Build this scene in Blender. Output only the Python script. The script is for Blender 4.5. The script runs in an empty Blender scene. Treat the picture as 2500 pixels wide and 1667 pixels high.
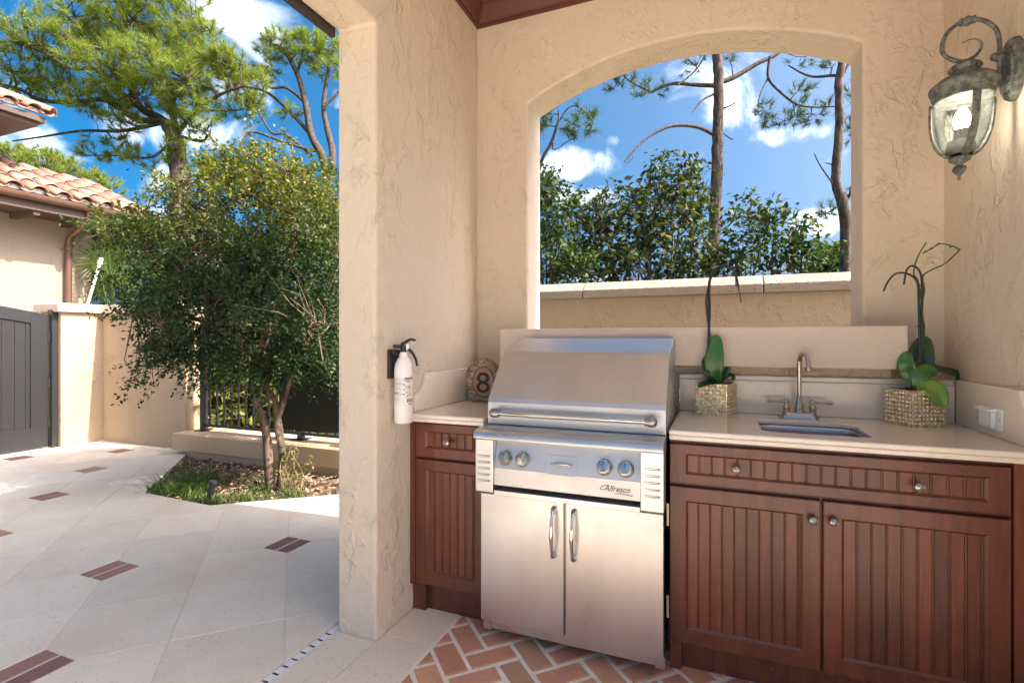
import bpy, bmesh, math, random
import numpy as np
from mathutils import Vector, Matrix, Euler
random.seed(7); np.random.seed(7)
S = bpy.context.scene
COL = S.collection
PI = math.pi
# ------------------------------------------------------------------ camera
FPX, YAW, EYE, HOR = 1240.0, 0.381, 1.27, 829.5
cam = bpy.data.objects.new('camera', bpy.data.cameras.new('camera'))
COL.objects.link(cam)
cam.location = (0, 0, EYE)
cam.rotation_euler = (PI / 2, 0, YAW)
cam.data.sensor_width = 36
cam.data.lens = FPX / 2500 * 36
cam.data.shift_y = (HOR - 833.5) / 2500
cam.data.clip_start = 0.05
cam.data.clip_end = 3000
S.camera = cam
# pixel of the photograph (2500 wide) -> point on a plane of the place
_F = (-math.sin(YAW), math.cos(YAW)); _R = (math.cos(YAW), math.sin(YAW))
def ray(x, y):
    u = (x - 1250) / FPX
    return (_F[0] + _R[0] * u, _F[1] + _R[1] * u, -(y - HOR) / FPX)
def onY(x, y, Y):
    d = ray(x, y); t = Y / d[1]
    return Vector((d[0] * t, Y, EYE + d[2] * t))
def onX(x, y, X):
    d = ray(x, y); t = X / d[0]
    return Vector((X, d[1] * t, EYE + d[2] * t))
def onD(x, y, D):                       # at distance D along the camera's axis
    d = ray(x, y)
    return Vector((d[0] * D, d[1] * D, EYE + d[2] * D))
# ------------------------------------------------------------------ sky, sun, exposure
SUN_EL, SUN_AZ = math.radians(46), math.radians(4)      # azimuth counted from +X towards +Y
sdir = Vector((math.cos(SUN_EL) * math.cos(SUN_AZ), math.cos(SUN_EL) * math.sin(SUN_AZ), math.sin(SUN_EL)))
W = bpy.data.worlds.new('World'); S.world = W; W.use_nodes = True
wn = W.node_tree.nodes; wl = W.node_tree.links; wn.clear()
def wnode(t, **k):
    n = wn.new(t)
    for a, b in k.items(): setattr(n, a, b)
    return n
sky = wnode('ShaderNodeTexSky', sky_type='NISHITA', sun_disc=False)
sky.sun_elevation = SUN_EL
sky.sun_rotation = PI / 2 - SUN_AZ
sky.altitude = 300; sky.air_density = 0.4; sky.dust_density = 10.0; sky.ozone_density = 3.5
tc = wnode('ShaderNodeTexCoord')
sep = wnode('ShaderNodeSeparateXYZ'); wl.new(tc.outputs['Generated'], sep.inputs[0])
def wmath(op, a, b=None, c=None, clamp=False):
    n = wnode('ShaderNodeMath', operation=op, use_clamp=clamp)
    for i, v in enumerate((a, b, c)):
        if v is None: continue
        if isinstance(v, (int, float)): n.inputs[i].default_value = v
        else: wl.new(v, n.inputs[i])
    return n.outputs[0]
def wnoise(vec, scale, detail, rough=.55, dist=0):
    n = wnode('ShaderNodeTexNoise'); wl.new(vec, n.inputs['Vector'])
    n.inputs['Scale'].default_value = scale; n.inputs['Detail'].default_value = detail
    n.inputs['Roughness'].default_value = rough; n.inputs['Distortion'].default_value = dist
    return n.outputs['Fac']
hor = wmath('ADD', wmath('MAXIMUM', sep.outputs['Z'], 0.0), 0.16)
cx = wmath('DIVIDE', sep.outputs['X'], hor); cy = wmath('DIVIDE', sep.outputs['Y'], hor)
comb = wnode('ShaderNodeCombineXYZ'); wl.new(cx, comb.inputs[0]); wl.new(cy, comb.inputs[1])
n_big = wnoise(comb.outputs[0], 0.85, 7, .58, .3)
n_fine = wnoise(tc.outputs['Generated'], 7.0, 9, .62, .5)
# cumulus: soft ellipses in the sky, their edges broken up by noise
def blob(px, py, rx, ry, k):
    d = Vector(ray(px, py)).normalized()
    rt = Vector((d.y, -d.x, 0)).normalized(); up = rt.cross(d)
    dd = []
    for ax, r in ((rt, rx), (up, ry)):
        vm = wnode('ShaderNodeVectorMath', operation='DOT_PRODUCT')
        wl.new(tc.outputs['Generated'], vm.inputs[0]); vm.inputs[1].default_value = ax
        dd.append(wmath('POWER', wmath('ABSOLUTE', wmath('DIVIDE', vm.outputs['Value'], r)), 2.0))
    fw = wnode('ShaderNodeVectorMath', operation='DOT_PRODUCT')
    wl.new(tc.outputs['Generated'], fw.inputs[0]); fw.inputs[1].default_value = d
    e = wmath('MULTIPLY', wmath('SUBTRACT', 1.0, wmath('ADD', dd[0], dd[1]), clamp=True), wmath('GREATER_THAN', fw.outputs['Value'], 0.0))
    return wmath('MULTIPLY', e, k)
tot = wmath('MULTIPLY', wmath('SUBTRACT', n_big, 0.56), 2.2)
for b in ((1410, 400, .13, .05, .9), (1500, 345, .05, .02, .6), (1930, 330, .11, .03, .8), (1700, 375, .05, .03, .6), (2000, 545, .07, .035, .8),
          (1400, 480, .16, .035, .8), (610, 40, .14, .055, .8), (560, 330, .16, .055, .75), (320, 300, .13, .06, .7), (60, 240, .1, .05, .6), (2350, 520, .1, .03, .7), (900, 250, .12, .04, .7)):
    tot = wmath('MAXIMUM', tot, wmath('ADD', blob(*b), -0.42))
dens = wmath('ADD', tot, wmath('MULTIPLY', wmath('SUBTRACT', n_fine, 0.5), 2.3))
dens = wmath('MULTIPLY', dens, 1.35, clamp=True)
sm = wnode('ShaderNodeMapRange', interpolation_type='SMOOTHSTEP'); wl.new(dens, sm.inputs['Value'])
sm.inputs['To Max'].default_value = 0.9
hs = wnode('ShaderNodeHueSaturation'); hs.inputs['Hue'].default_value = .478; hs.inputs['Saturation'].default_value = 1.62
wl.new(sky.outputs[0], hs.inputs['Color'])
mixc = wnode('ShaderNodeMixRGB'); wl.new(sm.outputs[0], mixc.inputs['Fac']); wl.new(hs.outputs[0], mixc.inputs['Color1'])
mixc.inputs['Color2'].default_value = (7.2, 7.3, 7.5, 1)
bg = wnode('ShaderNodeBackground'); bg.inputs['Strength'].default_value = 0.074
wl.new(mixc.outputs[0], bg.inputs['Color'])
wo = wnode('ShaderNodeOutputWorld'); wl.new(bg.outputs[0], wo.inputs['Surface'])
sl = bpy.data.lights.new('sun', 'SUN'); sl.energy = 2.0; sl.angle = math.radians(0.5); sl.color = (1.0, 0.93, 0.82)
so = bpy.data.objects.new('sun', sl); COL.objects.link(so)
so.rotation_euler = sdir.to_track_quat('Z', 'Y').to_euler(); so.location = sdir * 40
S.view_settings.view_transform = 'Standard'; S.view_settings.look = 'None'
S.view_settings.gamma = 1; S.view_settings.use_curve_mapping = False
S.view_settings.exposure = 2.65
S.render.engine = 'CYCLES'
try:
    S.cycles.max_bounces = 10; S.cycles.diffuse_bounces = 6; S.cycles.transparent_max_bounces = 12
except Exception: pass

# ------------------------------------------------------------------ mesh helpers
class MB:
    def __init__(s): s.v = []; s.f = []; s.m = []
    def add(s, vs, fs, mi=0):
        b = len(s.v); s.v += [tuple(v) for v in vs]; s.f += [tuple(b + i for i in f) for f in fs]; s.m += [mi] * len(fs)
        return s
    def box(s, x0, x1, y0, y1, z0, z1, mi=0):
        return s.add([(x0, y0, z0), (x1, y0, z0), (x1, y1, z0), (x0, y1, z0), (x0, y0, z1), (x1, y0, z1), (x1, y1, z1), (x0, y1, z1)],
                     [(0, 3, 2, 1), (4, 5, 6, 7), (0, 1, 5, 4), (1, 2, 6, 5), (2, 3, 7, 6), (3, 0, 4, 7)], mi)
    def prism(s, poly, ext, mi=0):          # poly: 3D points of one planar face, ext: vector
        n = len(poly); e = Vector(ext); a = [Vector(p) for p in poly]
        nrm = Vector((0, 0, 0))
        for i in range(n):
            nrm += (a[i] - a[0]).cross(a[(i + 1) % n] - a[0])
        if nrm.dot(e) > 0: a = a[::-1]
        return s.add(a + [p + e for p in a], [tuple(range(n)), tuple(range(2 * n - 1, n - 1, -1))] + [((i + 1) % n, i, n + i, n + (i + 1) % n) for i in range(n)], mi)
    def tube(s, pts, rad, seg=10, cap=True, mi=0):
        P = [Vector(p) for p in pts]; n = len(P)
        if not hasattr(rad, '__len__'): rad = [rad] * n
        T = [(P[min(i + 1, n - 1)] - P[max(i - 1, 0)]).normalized() for i in range(n)]
        u = T[0].orthogonal().normalized(); vs = []
        for i in range(n):
            u = (u - T[i] * u.dot(T[i]))
            if u.length < 1e-6: u = T[i].orthogonal()
            u.normalize(); w = T[i].cross(u)
            for k in range(seg):
                a = 2 * PI * k / seg
                vs.append(P[i] + (u * math.cos(a) + w * math.sin(a)) * rad[i])
        fs = [(i * seg + k, i * seg + (k + 1) % seg, (i + 1) * seg + (k + 1) % seg, (i + 1) * seg + k) for i in range(n - 1) for k in range(seg)]
        if cap: fs += [tuple(range(seg))[::-1], tuple((n - 1) * seg + k for k in range(seg))]
        return s.add(vs, fs, mi)
    def lathe(s, prof, org, axis=(0, 0, 1), seg=24, mi=0, lobes=0, amp=0, a0=0, a1=2 * PI):   # prof: (r, h)
        ax = Vector(axis).normalized(); u = ax.orthogonal().normalized()
        if abs(ax.z) > .99: u = Vector((1, 0, 0))
        w = ax.cross(u); o = Vector(org); vs = []; full = a1 - a0 > 6.28
        m = seg if full else seg + 1
        for r, h in prof:
            for k in range(m):
                a = a0 + (a1 - a0) * k / seg; rr = r * (1 + amp * math.cos(lobes * a)) if lobes else r
                vs.append(o + ax * h + (u * math.cos(a) + w * math.sin(a)) * rr)
        n = len(prof)
        fs = [(i * m + k, i * m + (k + 1) % m, (i + 1) * m + (k + 1) % m, (i + 1) * m + k) for i in range(n - 1) for k in range(seg)]
        return s.add(vs, fs, mi)
    def sphere(s, c, r, seg=14, rings=8, mi=0):
        if not hasattr(r, '__len__'): r = (r, r, r)
        c = Vector(c); vs = []
        for i in range(rings + 1):
            t = PI * i / rings
            for k in range(seg):
                a = 2 * PI * k / seg
                vs.append((c.x + r[0] * math.sin(t) * math.cos(a), c.y + r[1] * math.sin(t) * math.sin(a), c.z - r[2] * math.cos(t)))
        return s.add(vs, [(i * seg + k, i * seg + (k + 1) % seg, (i + 1) * seg + (k + 1) % seg, (i + 1) * seg + k) for i in range(rings) for k in range(seg)], mi)
    def mesh(s, name, off=(0, 0, 0)):
        me = bpy.data.meshes.new(name); o = Vector(off)
        me.from_pydata([(v[0] - o[0], v[1] - o[1], v[2] - o[2]) for v in s.v], [], s.f)
        if any(s.m): me.polygons.foreach_set('material_index', s.m)
        return me
def wloc(o):
    p = Vector(o.location); q = o.parent
    while q: p += Vector(q.location); q = q.parent
    return p
def link(name, me, mats=None, parent=None, smooth=0, bevel=0, seg=2):
    o = bpy.data.objects.new(name, me); COL.objects.link(o); o.parent = parent
    if mats is not None and not me.materials:
        for m in (mats if isinstance(mats, (list, tuple)) else [mats]): me.materials.append(m)
    if smooth:
        me.polygons.foreach_set('use_smooth', [True] * len(me.polygons))
        if smooth != 1:
            try: me.set_sharp_from_angle(angle=math.radians(smooth))
            except Exception: pass
    if bevel:
        b = o.modifiers.new('bevel', 'BEVEL'); b.width = bevel; b.segments = seg; b.limit_method = 'ANGLE'; b.angle_limit = math.radians(40)
        b.harden_normals = False
    return o
def part(name, mb, mats, parent=None, smooth=0, bevel=0, seg=2, label=None):
    off = wloc(parent) if parent else (0, 0, 0)
    o = link(name, mb.mesh(name, off), mats, parent, smooth, bevel, seg)
    if label: o['label'] = label
    return o
def tag(o, label=None, cat=None, group=None, kind=None):
    if label: o['label'] = label
    if cat: o['category'] = cat
    if group: o['group'] = group
    if kind: o['kind'] = kind
    return o
def thing(name, label, cat, loc=(0, 0, 0), group=None):
    o = bpy.data.objects.new(name, None); COL.objects.link(o); o.location = loc; o.empty_display_size = .1
    return tag(o, label, cat, group)
def struct(name, mb, mats, **k):
    return tag(part(name, mb, mats, **k), kind='structure')
def qmesh(name, V, F):                     # numpy verts (n,3), faces (m,k)
    me = bpy.data.meshes.new(name); V = np.asarray(V, np.float32); F = np.asarray(F, np.int32); k = F.shape[1]
    me.vertices.add(len(V)); me.vertices.foreach_set('co', V.ravel())
    me.loops.add(F.size); me.loops.foreach_set('vertex_index', F.ravel())
    me.polygons.add(len(F)); me.polygons.foreach_set('loop_start', np.arange(0, F.size, k, dtype=np.int32))
    me.polygons.foreach_set('loop_total', np.full(len(F), k, np.int32))
    me.update(calc_edges=True)
    return me

# ------------------------------------------------------------------ materials
class MT:
    def __init__(s, name):
        s.m = bpy.data.materials.new(name); s.m.use_nodes = True; s.t = s.m.node_tree; s.n = s.t.nodes; s.l = s.t.links
        s.b = s.n['Principled BSDF']; s.out = s.n['Material Output']; s.pos = None
    def node(s, t, **k):
        n = s.n.new(t)
        for a, b in k.items(): setattr(n, a, b)
        return n
    def set(s, sock, v):
        if isinstance(v, (int, float)): sock.default_value = v
        elif isinstance(v, (tuple, list)): sock.default_value = tuple(v) + ((1,) if len(v) == 3 and sock.type == 'RGBA' else ())
        else: s.l.new(v, sock)
    def P(s, **k):
        names = dict(base='Base Color', rough='Roughness', metal='Metallic', coat='Coat Weight', coatr='Coat Roughness', trans='Transmission Weight', ior='IOR', alpha='Alpha', emc='Emission Color', ems='Emission Strength', spec='Specular IOR Level', sub='Subsurface Weight', aniso='Anisotropic', normal='Normal')
        for a, v in k.items(): s.set(s.b.inputs[names[a]], v)
        return s
    def coord(s, scale=(1, 1, 1), kind='pos', rot=(0, 0, 0)):
        if kind == 'pos': src = s.node('ShaderNodeNewGeometry').outputs['Position']
        else: src = s.node('ShaderNodeTexCoord').outputs['Object']
        mp = s.node('ShaderNodeMapping'); s.l.new(src, mp.inputs['Vector']); mp.inputs['Scale'].default_value = scale; mp.inputs['Rotation'].default_value = rot
        return mp.outputs[0]
    def noise(s, vec, scale, detail=4, rough=.55, dist=0, out='Fac'):
        n = s.node('ShaderNodeTexNoise'); s.l.new(vec, n.inputs['Vector'])
        for a, v in (('Scale', scale), ('Detail', detail), ('Roughness', rough), ('Distortion', dist)): n.inputs[a].default_value = v
        return n.outputs[out]
    def vor(s, vec, scale, feature='F1', out='Distance', rnd=1):
        n = s.node('ShaderNodeTexVoronoi', feature=feature); s.l.new(vec, n.inputs['Vector']); n.inputs['Scale'].default_value = scale
        n.inputs['Randomness'].default_value = rnd
        return n.outputs[out]
    def ramp(s, fac, stops, interp='LINEAR'):
        n = s.node('ShaderNodeValToRGB'); s.l.new(fac, n.inputs[0]); cr = n.color_ramp; cr.interpolation = interp
        while len(cr.elements) < len(stops): cr.elements.new(.5)
        for e, (p, c) in zip(cr.elements, stops):
            e.position = p; e.color = (c, c, c, 1) if isinstance(c, (int, float)) else tuple(c) + (1,)
        return n.outputs[0]
    def math(s, op, a, b=None, clamp=False):
        n = s.node('ShaderNodeMath', operation=op, use_clamp=clamp); s.set(n.inputs[0], a)
        if b is not None: s.set(n.inputs[1], b)
        return n.outputs[0]
    def mix(s, fac, a, b, mode='MIX'):
        n = s.node('ShaderNodeMixRGB', blend_type=mode); s.set(n.inputs['Fac'], fac); s.set(n.inputs['Color1'], a); s.set(n.inputs['Color2'], b)
        return n.outputs[0]
    def bump(s, h, dist=.01, strength=1, normal=None):
        n = s.node('ShaderNodeBump'); s.l.new(h, n.inputs['Height']); n.inputs['Distance'].default_value = dist; n.inputs['Strength'].default_value = strength
        if normal is not None: s.l.new(normal, n.inputs['Normal'])
        return n.outputs[0]
    def island(s): return s.node('ShaderNodeNewGeometry').outputs['Random Per Island']
    def objrand(s): return s.node('ShaderNodeObjectInfo').outputs['Random']

def simple(name, col, rough=.5, metal=0, var=.12, scale=6, bump=0, bscale=80, **k):
    t = MT(name); c = t.coord()
    n = t.noise(c, scale, 5)
    f = t.math('ADD', t.math('MULTIPLY', t.math('SUBTRACT', n, .5), var * 2), 1.0)
    t.P(base=t.mix(1.0, col, f, 'MULTIPLY'), rough=rough, metal=metal, **k)
    if bump: t.P(normal=t.bump(t.noise(c, bscale, 4), bump))
    return t.m
def stucco(name, col, sc=(1, 1, .72), depth=.005, k=8.0, col2=None, warm=.08):
    t = MT(name); c = t.coord(sc)
    n1 = t.noise(c, k, 6, .56, .7); n2 = t.noise(c, k * 1.9, 5, .55, .5)
    # flattened trowel plateaus with a sharp lip on one side
    r1 = t.ramp(n1, [(0, 0), (.455, .05), (.49, 1), (.62, .25), (.70, .15), (.73, .7), (1, .1)])
    r2 = t.ramp(n2, [(0, 0), (.52, .0), (.55, .5), (.68, 0), (1, 0)])
    gate = t.math('MULTIPLY', t.ramp(t.noise(c, k * .4, 2), [(.40, .25), (.6, 1)]), t.ramp(t.noise(c, k * 1.6, 2), [(.44, .0), (.58, 1)]))
    fine = t.noise(c, 120, 4, .6)
    h = t.math('ADD', t.math('MULTIPLY', t.math('ADD', r1, r2), gate), t.math('MULTIPLY', fine, .32))
    big = t.noise(c, 1.3, 4); 
    b = t.mix(t.ramp(big, [(.3, 0), (.7, 1)]), col, col2 or tuple(x * (1 - warm) for x in col))
    b = t.mix(t.math('MULTIPLY', t.ramp(t.noise(c, 30, 3), [(.3, 1), (.65, 0)]), .12), b, tuple(x * .72 for x in col))
    b = t.mix(t.math('MULTIPLY', t.ramp(t.noise(c, 3.2, 6, .65), [(.5, 0), (.75, 1)]), .16), b, (col[0] * 1.15, col[1] * 1.12, col[2] * 1.05))
    t.P(base=b, rough=.85, spec=.25, normal=t.bump(h, depth))
    return t.m
def stone(name, col, pit=.5, sc=130, rough=.6, tint=(.78, .66, .55), stain=.3, spread=.1, bumpd=.002, obj=True):
    t = MT(name); c = t.coord()
    big = t.noise(c, 1.7, 6, .6); med = t.noise(c, 9, 5, .6)
    b = t.mix(t.math('MULTIPLY', t.ramp(big, [(.35, 0), (.7, 1)]), stain), col, tuple(a * x for a, x in zip(col, tint)))
    b = t.mix(t.math('MULTIPLY', t.ramp(med, [(.4, 0), (.75, 1)]), .18), b, tuple(x * 1.12 for x in col))
    pits = t.ramp(t.noise(c, sc, 3, .6), [(.30, 1), (.40, 0)])
    pits2 = t.ramp(t.noise(c, sc * .45, 3, .6), [(.25, 1), (.33, 0)])
    pm = t.math('MULTIPLY', t.math('MAXIMUM', pits, pits2), pit)
    b = t.mix(pm, b, tuple(x * .33 for x in col))
    if obj:
        f = t.math('ADD', t.math('MULTIPLY', t.math('SUBTRACT', t.objrand(), .5), spread * 2), 1.0)
        b = t.mix(1.0, b, f, 'MULTIPLY')
    t.P(base=b, rough=rough, normal=t.bump(t.math('SUBTRACT', t.math('MULTIPLY', t.noise(c, 60, 4), .5), pm), bumpd))
    return t.m
def wood(name, col, dark, rough=.38, axis='z', coat=.25):
    t = MT(name)
    sc = (22, 22, 1.4) if axis == 'z' else (1.4, 22, 22)
    c = t.coord(sc); g = t.noise(c, 1.0, 6, .65, .6); g2 = t.noise(t.coord(tuple(x * 5 for x in sc)), 1.0, 4, .6)
    bl = t.noise(t.coord((1.5, 1.5, 1)), 2.2, 4, .6)
    f = t.ramp(t.math('ADD', t.math('MULTIPLY', g, .7), t.math('MULTIPLY', g2, .3)), [(.33, 1), (.68, 0)])
    b = t.mix(f, col, dark)
    b = t.mix(t.math('MULTIPLY', t.ramp(bl, [(.48, 0), (.72, 1)]), .55), b, tuple(x * .8 for x in dark))
    rnd = t.math('ADD', t.math('MULTIPLY', t.math('SUBTRACT', t.objrand(), .5), .42), 1.0)
    b = t.mix(1.0, b, rnd, 'MULTIPLY')
    # rubbed and chipped spots
    ch = t.ramp(t.noise(t.coord((30, 30, 14)), 1, 4, .7), [(.735, 0), (.75, 1)])
    b = t.mix(t.math('MULTIPLY', ch, .5), b, (.42, .23, .13))
    t.P(base=b, rough=rough, coat=coat, coatr=.3, normal=t.bump(g2, .0006))
    return t.m
def steel(name, col=(.655, .66, .66), rough=.27, sc=(4, 4, 320), amp=.16, bmp=.0003):
    t = MT(name); c = t.coord(sc); g = t.noise(c, 1, 3, .6)
    sm = t.noise(t.coord((1, 1, 1)), 5, 5, .6)
    r = t.math('ADD', t.math('MULTIPLY', t.math('SUBTRACT', g, .5), amp), t.math('ADD', t.math('MULTIPLY', t.math('SUBTRACT', sm, .5), .30), rough))
    bands = t.ramp(t.noise(t.coord((7, 7, .35)), 1.0, 3), [(.35, 0), (.65, 1)])
    sm = t.math('ADD', t.math('MULTIPLY', sm, .55), t.math('MULTIPLY', bands, .45))
    t.P(base=t.mix(t.math('MULTIPLY', sm, .5), col, tuple(x * .72 for x in col)), metal=1, rough=r, normal=t.bump(g, bmp))
    return t.m
def leafmat(name, c1, c2, c3=None, trans=.3, rough=.45, spec=.4, young=.0):
    t = MT(name); r = t.island()
    stops = [(0, c1), (.55, c2), (1, c3 or c2)]
    b = t.ramp(r, stops)
    cl = t.noise(t.coord(), 1.6, 3)
    b = t.mix(t.math('MULTIPLY', t.ramp(cl, [(.35, 0), (.7, 1)]), .35), b, c1)
    t.P(base=b, rough=rough, spec=spec)
    tr = t.node('ShaderNodeBsdfTranslucent'); t.l.new(t.mix(1.0, b, (1.35, 1.45, .7), 'MULTIPLY'), tr.inputs['Color'])
    mx = t.node('ShaderNodeMixShader'); mx.inputs[0].default_value = trans
    t.l.new(t.b.outputs[0], mx.inputs[1]); t.l.new(tr.outputs[0], mx.inputs[2]); t.l.new(mx.outputs[0], t.out.inputs['Surface'])
    return t.m

M = {}
M['stucco'] = stucco('stucco_interior', (.66, .56, .435))
M['stucco_out'] = stucco('stucco_garden', (.48, .36, .235), sc=(1, 1, .8), depth=.006)
M['stucco_house'] = stucco('stucco_house', (.33, .27, .20), depth=.004)
M['ceiling'] = wood('ceiling_paint', (.15, .045, .035), (.105, .03, .024), .42, 'x', .1)
M['tile'] = stone('patio_stone', (.69, .635, .525), .5, 62, .62, spread=.06, stain=.6)
M['slab'] = stone('threshold_stone', (.70, .62, .495), .5, 75, .6, spread=.05)
M['grout'] = simple('patio_grout', (.62, .53, .43), .9, scale=20)
M['mortar'] = simple('brick_mortar', (.74, .67, .56), .95, var=.25, scale=30, bump=.004, bscale=60)
M['ledge'] = stone('ledge_stone', (.69, .60, .50), .22, 190, .7, spread=0)
M['cap'] = stone('wall_cap_stone', (.70, .60, .50), .35, 90, .75, spread=.03)
M['plinth'] = stone('plinth_stone', (.60, .46, .31), .35, 90, .75, tint=(.9, .68, .42), stain=.6, spread=.04)
M['rawcap'] = stone('coarse_concrete', (.34, .275, .21), .85, 70, .9, bumpd=.008, spread=.04)
# ================================================================== STRUCTURE
def weld(me, d=1e-4):
    bm = bmesh.new(); bm.from_mesh(me); bmesh.ops.remove_doubles(bm, verts=bm.verts, dist=d)
    bmesh.ops.recalc_face_normals(bm, faces=bm.faces); bm.to_mesh(me); bm.free(); return me
def clip(poly, n, d):                    # keep points with n.p <= d
    out = []
    for i in range(len(poly)):
        a, b = poly[i], poly[(i + 1) % len(poly)]
        da = n[0] * a[0] + n[1] * a[1] - d; db = n[0] * b[0] + n[1] * b[1] - d
        if da <= 0: out.append(a)
        if (da < 0 < db) or (db < 0 < da):
            t = da / (da - db); out.append((a[0] + (b[0] - a[0]) * t, a[1] + (b[1] - a[1]) * t))
    return out
def area(p): return .5 * sum(p[i][0] * p[(i + 1) % len(p)][1] - p[(i + 1) % len(p)][0] * p[i][1] for i in range(len(p)))
def inset(poly, d):                      # convex, counter-clockwise
    src = poly; q = list(poly)
    for i in range(len(src)):
        a, b = src[i], src[(i + 1) % len(src)]; ex, ey = b[0] - a[0], b[1] - a[1]; L = math.hypot(ex, ey)
        if L < 1e-6: continue
        n = (ey / L, -ex / L); q = clip(q, n, n[0] * a[0] + n[1] * a[1] - d)
        if len(q) < 3: return []
    return q
def clean(p, e=2e-3):
    o = []
    for a in p:
        if not o or math.hypot(a[0] - o[-1][0], a[1] - o[-1][1]) > e: o.append(a)
    if len(o) > 1 and math.hypot(o[0][0] - o[-1][0], o[0][1] - o[-1][1]) < e: o.pop()
    return o
def slab_piece(mb, poly, z0, z1, bev):   # flat stone with a worn top arris
    poly = clean(poly)
    if len(poly) < 3 or area(poly) < 1e-4: return
    top = inset(poly, bev)
    if len(top) != len(poly):
        mb.prism([(x, y, z0) for x, y in poly], (0, 0, z1 - z0)); return
    n = len(poly)
    vs = [(x, y, z0) for x, y in poly] + [(x, y, z1 - bev * .7) for x, y in poly] + [(x, y, z1) for x, y in top]
    # match top vertices to nearest polygon vertex
    order = [min(range(n), key=lambda k: (top[k][0] - p[0]) ** 2 + (top[k][1] - p[1]) ** 2) for p in poly]
    if sorted(order) != list(range(n)): mb.prism([(x, y, z0) for x, y in poly], (0, 0, z1 - z0)); return
    tv = [top[k] for k in order]; vs = vs[:2 * n] + [(x, y, z1) for x, y in tv]
    fs = [tuple(range(2 * n, 3 * n))]
    for L in (0, 1):
        fs += [(L * n + i, L * n + (i + 1) % n, (L + 1) * n + (i + 1) % n, (L + 1) * n + i) for i in range(n)]
    mb.add(vs, fs)

# ---- ground to the horizon
g = MT('garden_ground'); gc = g.coord()
g.P(base=g.ramp(g.noise(gc, .8, 6, .6), [(.3, (.10, .085, .055)), (.55, (.07, .085, .03)), (.75, (.09, .12, .035))]), rough=.95, normal=g.bump(g.noise(gc, 14, 5), .06))
struct('ground', MB().add([(-900, -900, -.16), (900, -900, -.16), (900, 900, -.16), (-900, 900, -.16)], [(0, 1, 2, 3)]), g.m)
# ---- patio: stone squares set diagonally, pairs of bricks at every second crossing
patio = struct('patio', MB().box(-9.4, -1.578, -9, 5.2, -.15, -.0025), M['grout'])
struct('bounce_terrace', MB().box(-1.574, 12, -14, -.3, -.15, -.012), M['tile'])  # pale ground out of view, added to bounce sunlight into the loggia
PL = [(-5.56, 4.0), (-4.41, 2.79), (-3.6, 2.76), (-2.9, 3.33), (-2.15, 3.93), (-2.15, 4.0)]
Q = .635; S0, C0 = -1.325, 4.885          # lattice in s = x + y, c = y - x
def sc2(s, c): return ((s - c) / 2, (s + c) / 2)
def minus_planter(poly):
    out = []; rest = poly
    for i in range(len(PL)):
        a, b = PL[i], PL[(i + 1) % len(PL)]; n = (b[1] - a[1], -(b[0] - a[0])); L = math.hypot(*n); n = (n[0] / L, n[1] / L); d = n[0] * a[0] + n[1] * a[1]
        o = clip(rest, (-n[0], -n[1]), -d)
        if len(clean(o)) > 2 and abs(area(o)) > 1e-4: out.append(o)
        rest = clip(rest, n, d)
        if len(rest) < 3: break
    return out
HB = .098                                  # half side of a brick pair
noinset = {(0, -2), (1, 1), (2, 2), (2, 0), (0, 2)}
ins_sites = []
for i in range(-6, 4):
    for j in range(-6, 8):
        s, c = S0 + 2 * Q * i, C0 + 2 * Q * j * 1.02
        x, y = sc2(s, c)
        if -7.1 < x < -1.9 and -.5 < y < 3.75: ins_sites.append((i, j, x, y))
def in_pl(x, y, m=.0):
    return all((PL[(k + 1) % 6][1] - PL[k][1]) * (x - PL[k][0]) - (PL[(k + 1) % 6][0] - PL[k][0]) * (y - PL[k][1]) <= m for k in range(6))
keep = []
for i, j, x, y in ins_sites:
    if (i, j) == (0, 1) or in_pl(x, y, .25): continue
    if -3.95 < x < -3.5 and 2.2 < y < 2.6: continue
    keep.append((x, y))
for i in range(-13, 8):
    for j in range(-12, 17):
        s0, c0 = S0 + Q * i, C0 + Q * 1.02 * j
        poly = [sc2(s0, c0), sc2(s0 + Q, c0), sc2(s0 + Q, c0 + Q * 1.02), sc2(s0, c0 + Q * 1.02)]
        if area(poly) < 0: poly = poly[::-1]
        mx = sum(p[0] for p in poly) / 4; my = sum(p[1] for p in poly) / 4
        if not (-8.2 < mx < -1.2 and .2 < my < 4.6): continue
        poly = inset(poly, .003)
        for n, d in (((1, 0), -1.583), ((-1, 0), 7.6), ((0, 1), 4.36)):
            poly = clip(poly, n, d)
            if len(poly) < 3: break
        if len(poly) < 3: continue
        for x, y in keep:                   # cut the corner beside a brick pair
            if abs(x - mx) + abs(y - my) < 1.0 and any(abs(p[0] - x) < HB + .004 and abs(p[1] - y) < HB + .004 for p in poly):
                e = HB + .004
                if abs(mx - x) > abs(my - y): n = (-1, 0) if mx > x else (1, 0); d = n[0] * x - e if mx > x else x - e
                else: n = (0, -1) if my > y else (0, 1); d = 0
                if n == (-1, 0): d = -(x + e)
                if n == (1, 0): d = x - e
                if n == (0, -1): d = -(y + e)
                if n == (0, 1): d = y - e
                poly = clip(poly, n, d)
                if len(poly) < 3: break
        if len(poly) < 3: continue
        mb = MB()
        for p in minus_planter(poly): slab_piece(mb, p, -.03, random.uniform(-.0006, .0006), .0016)
        if mb.v: part('paving_tile', mb, M['tile'], patio)
bk = MT('brick'); bc = bk.coord(); orr = bk.objrand()
bcol = bk.ramp(orr, [(0, (.50, .22, .13)), (.3, (.58, .29, .17)), (.55, (.46, .205, .14)), (.75, (.64, .34, .18)), (.9, (.52, .36, .17)), (1, (.40, .18, .14))])
bcol = bk.mix(bk.math('MULTIPLY', bk.ramp(bk.noise(bc, 14, 5, .65), [(.4, 0), (.7, 1)]), .45), bcol, (.31, .15, .11))
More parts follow.
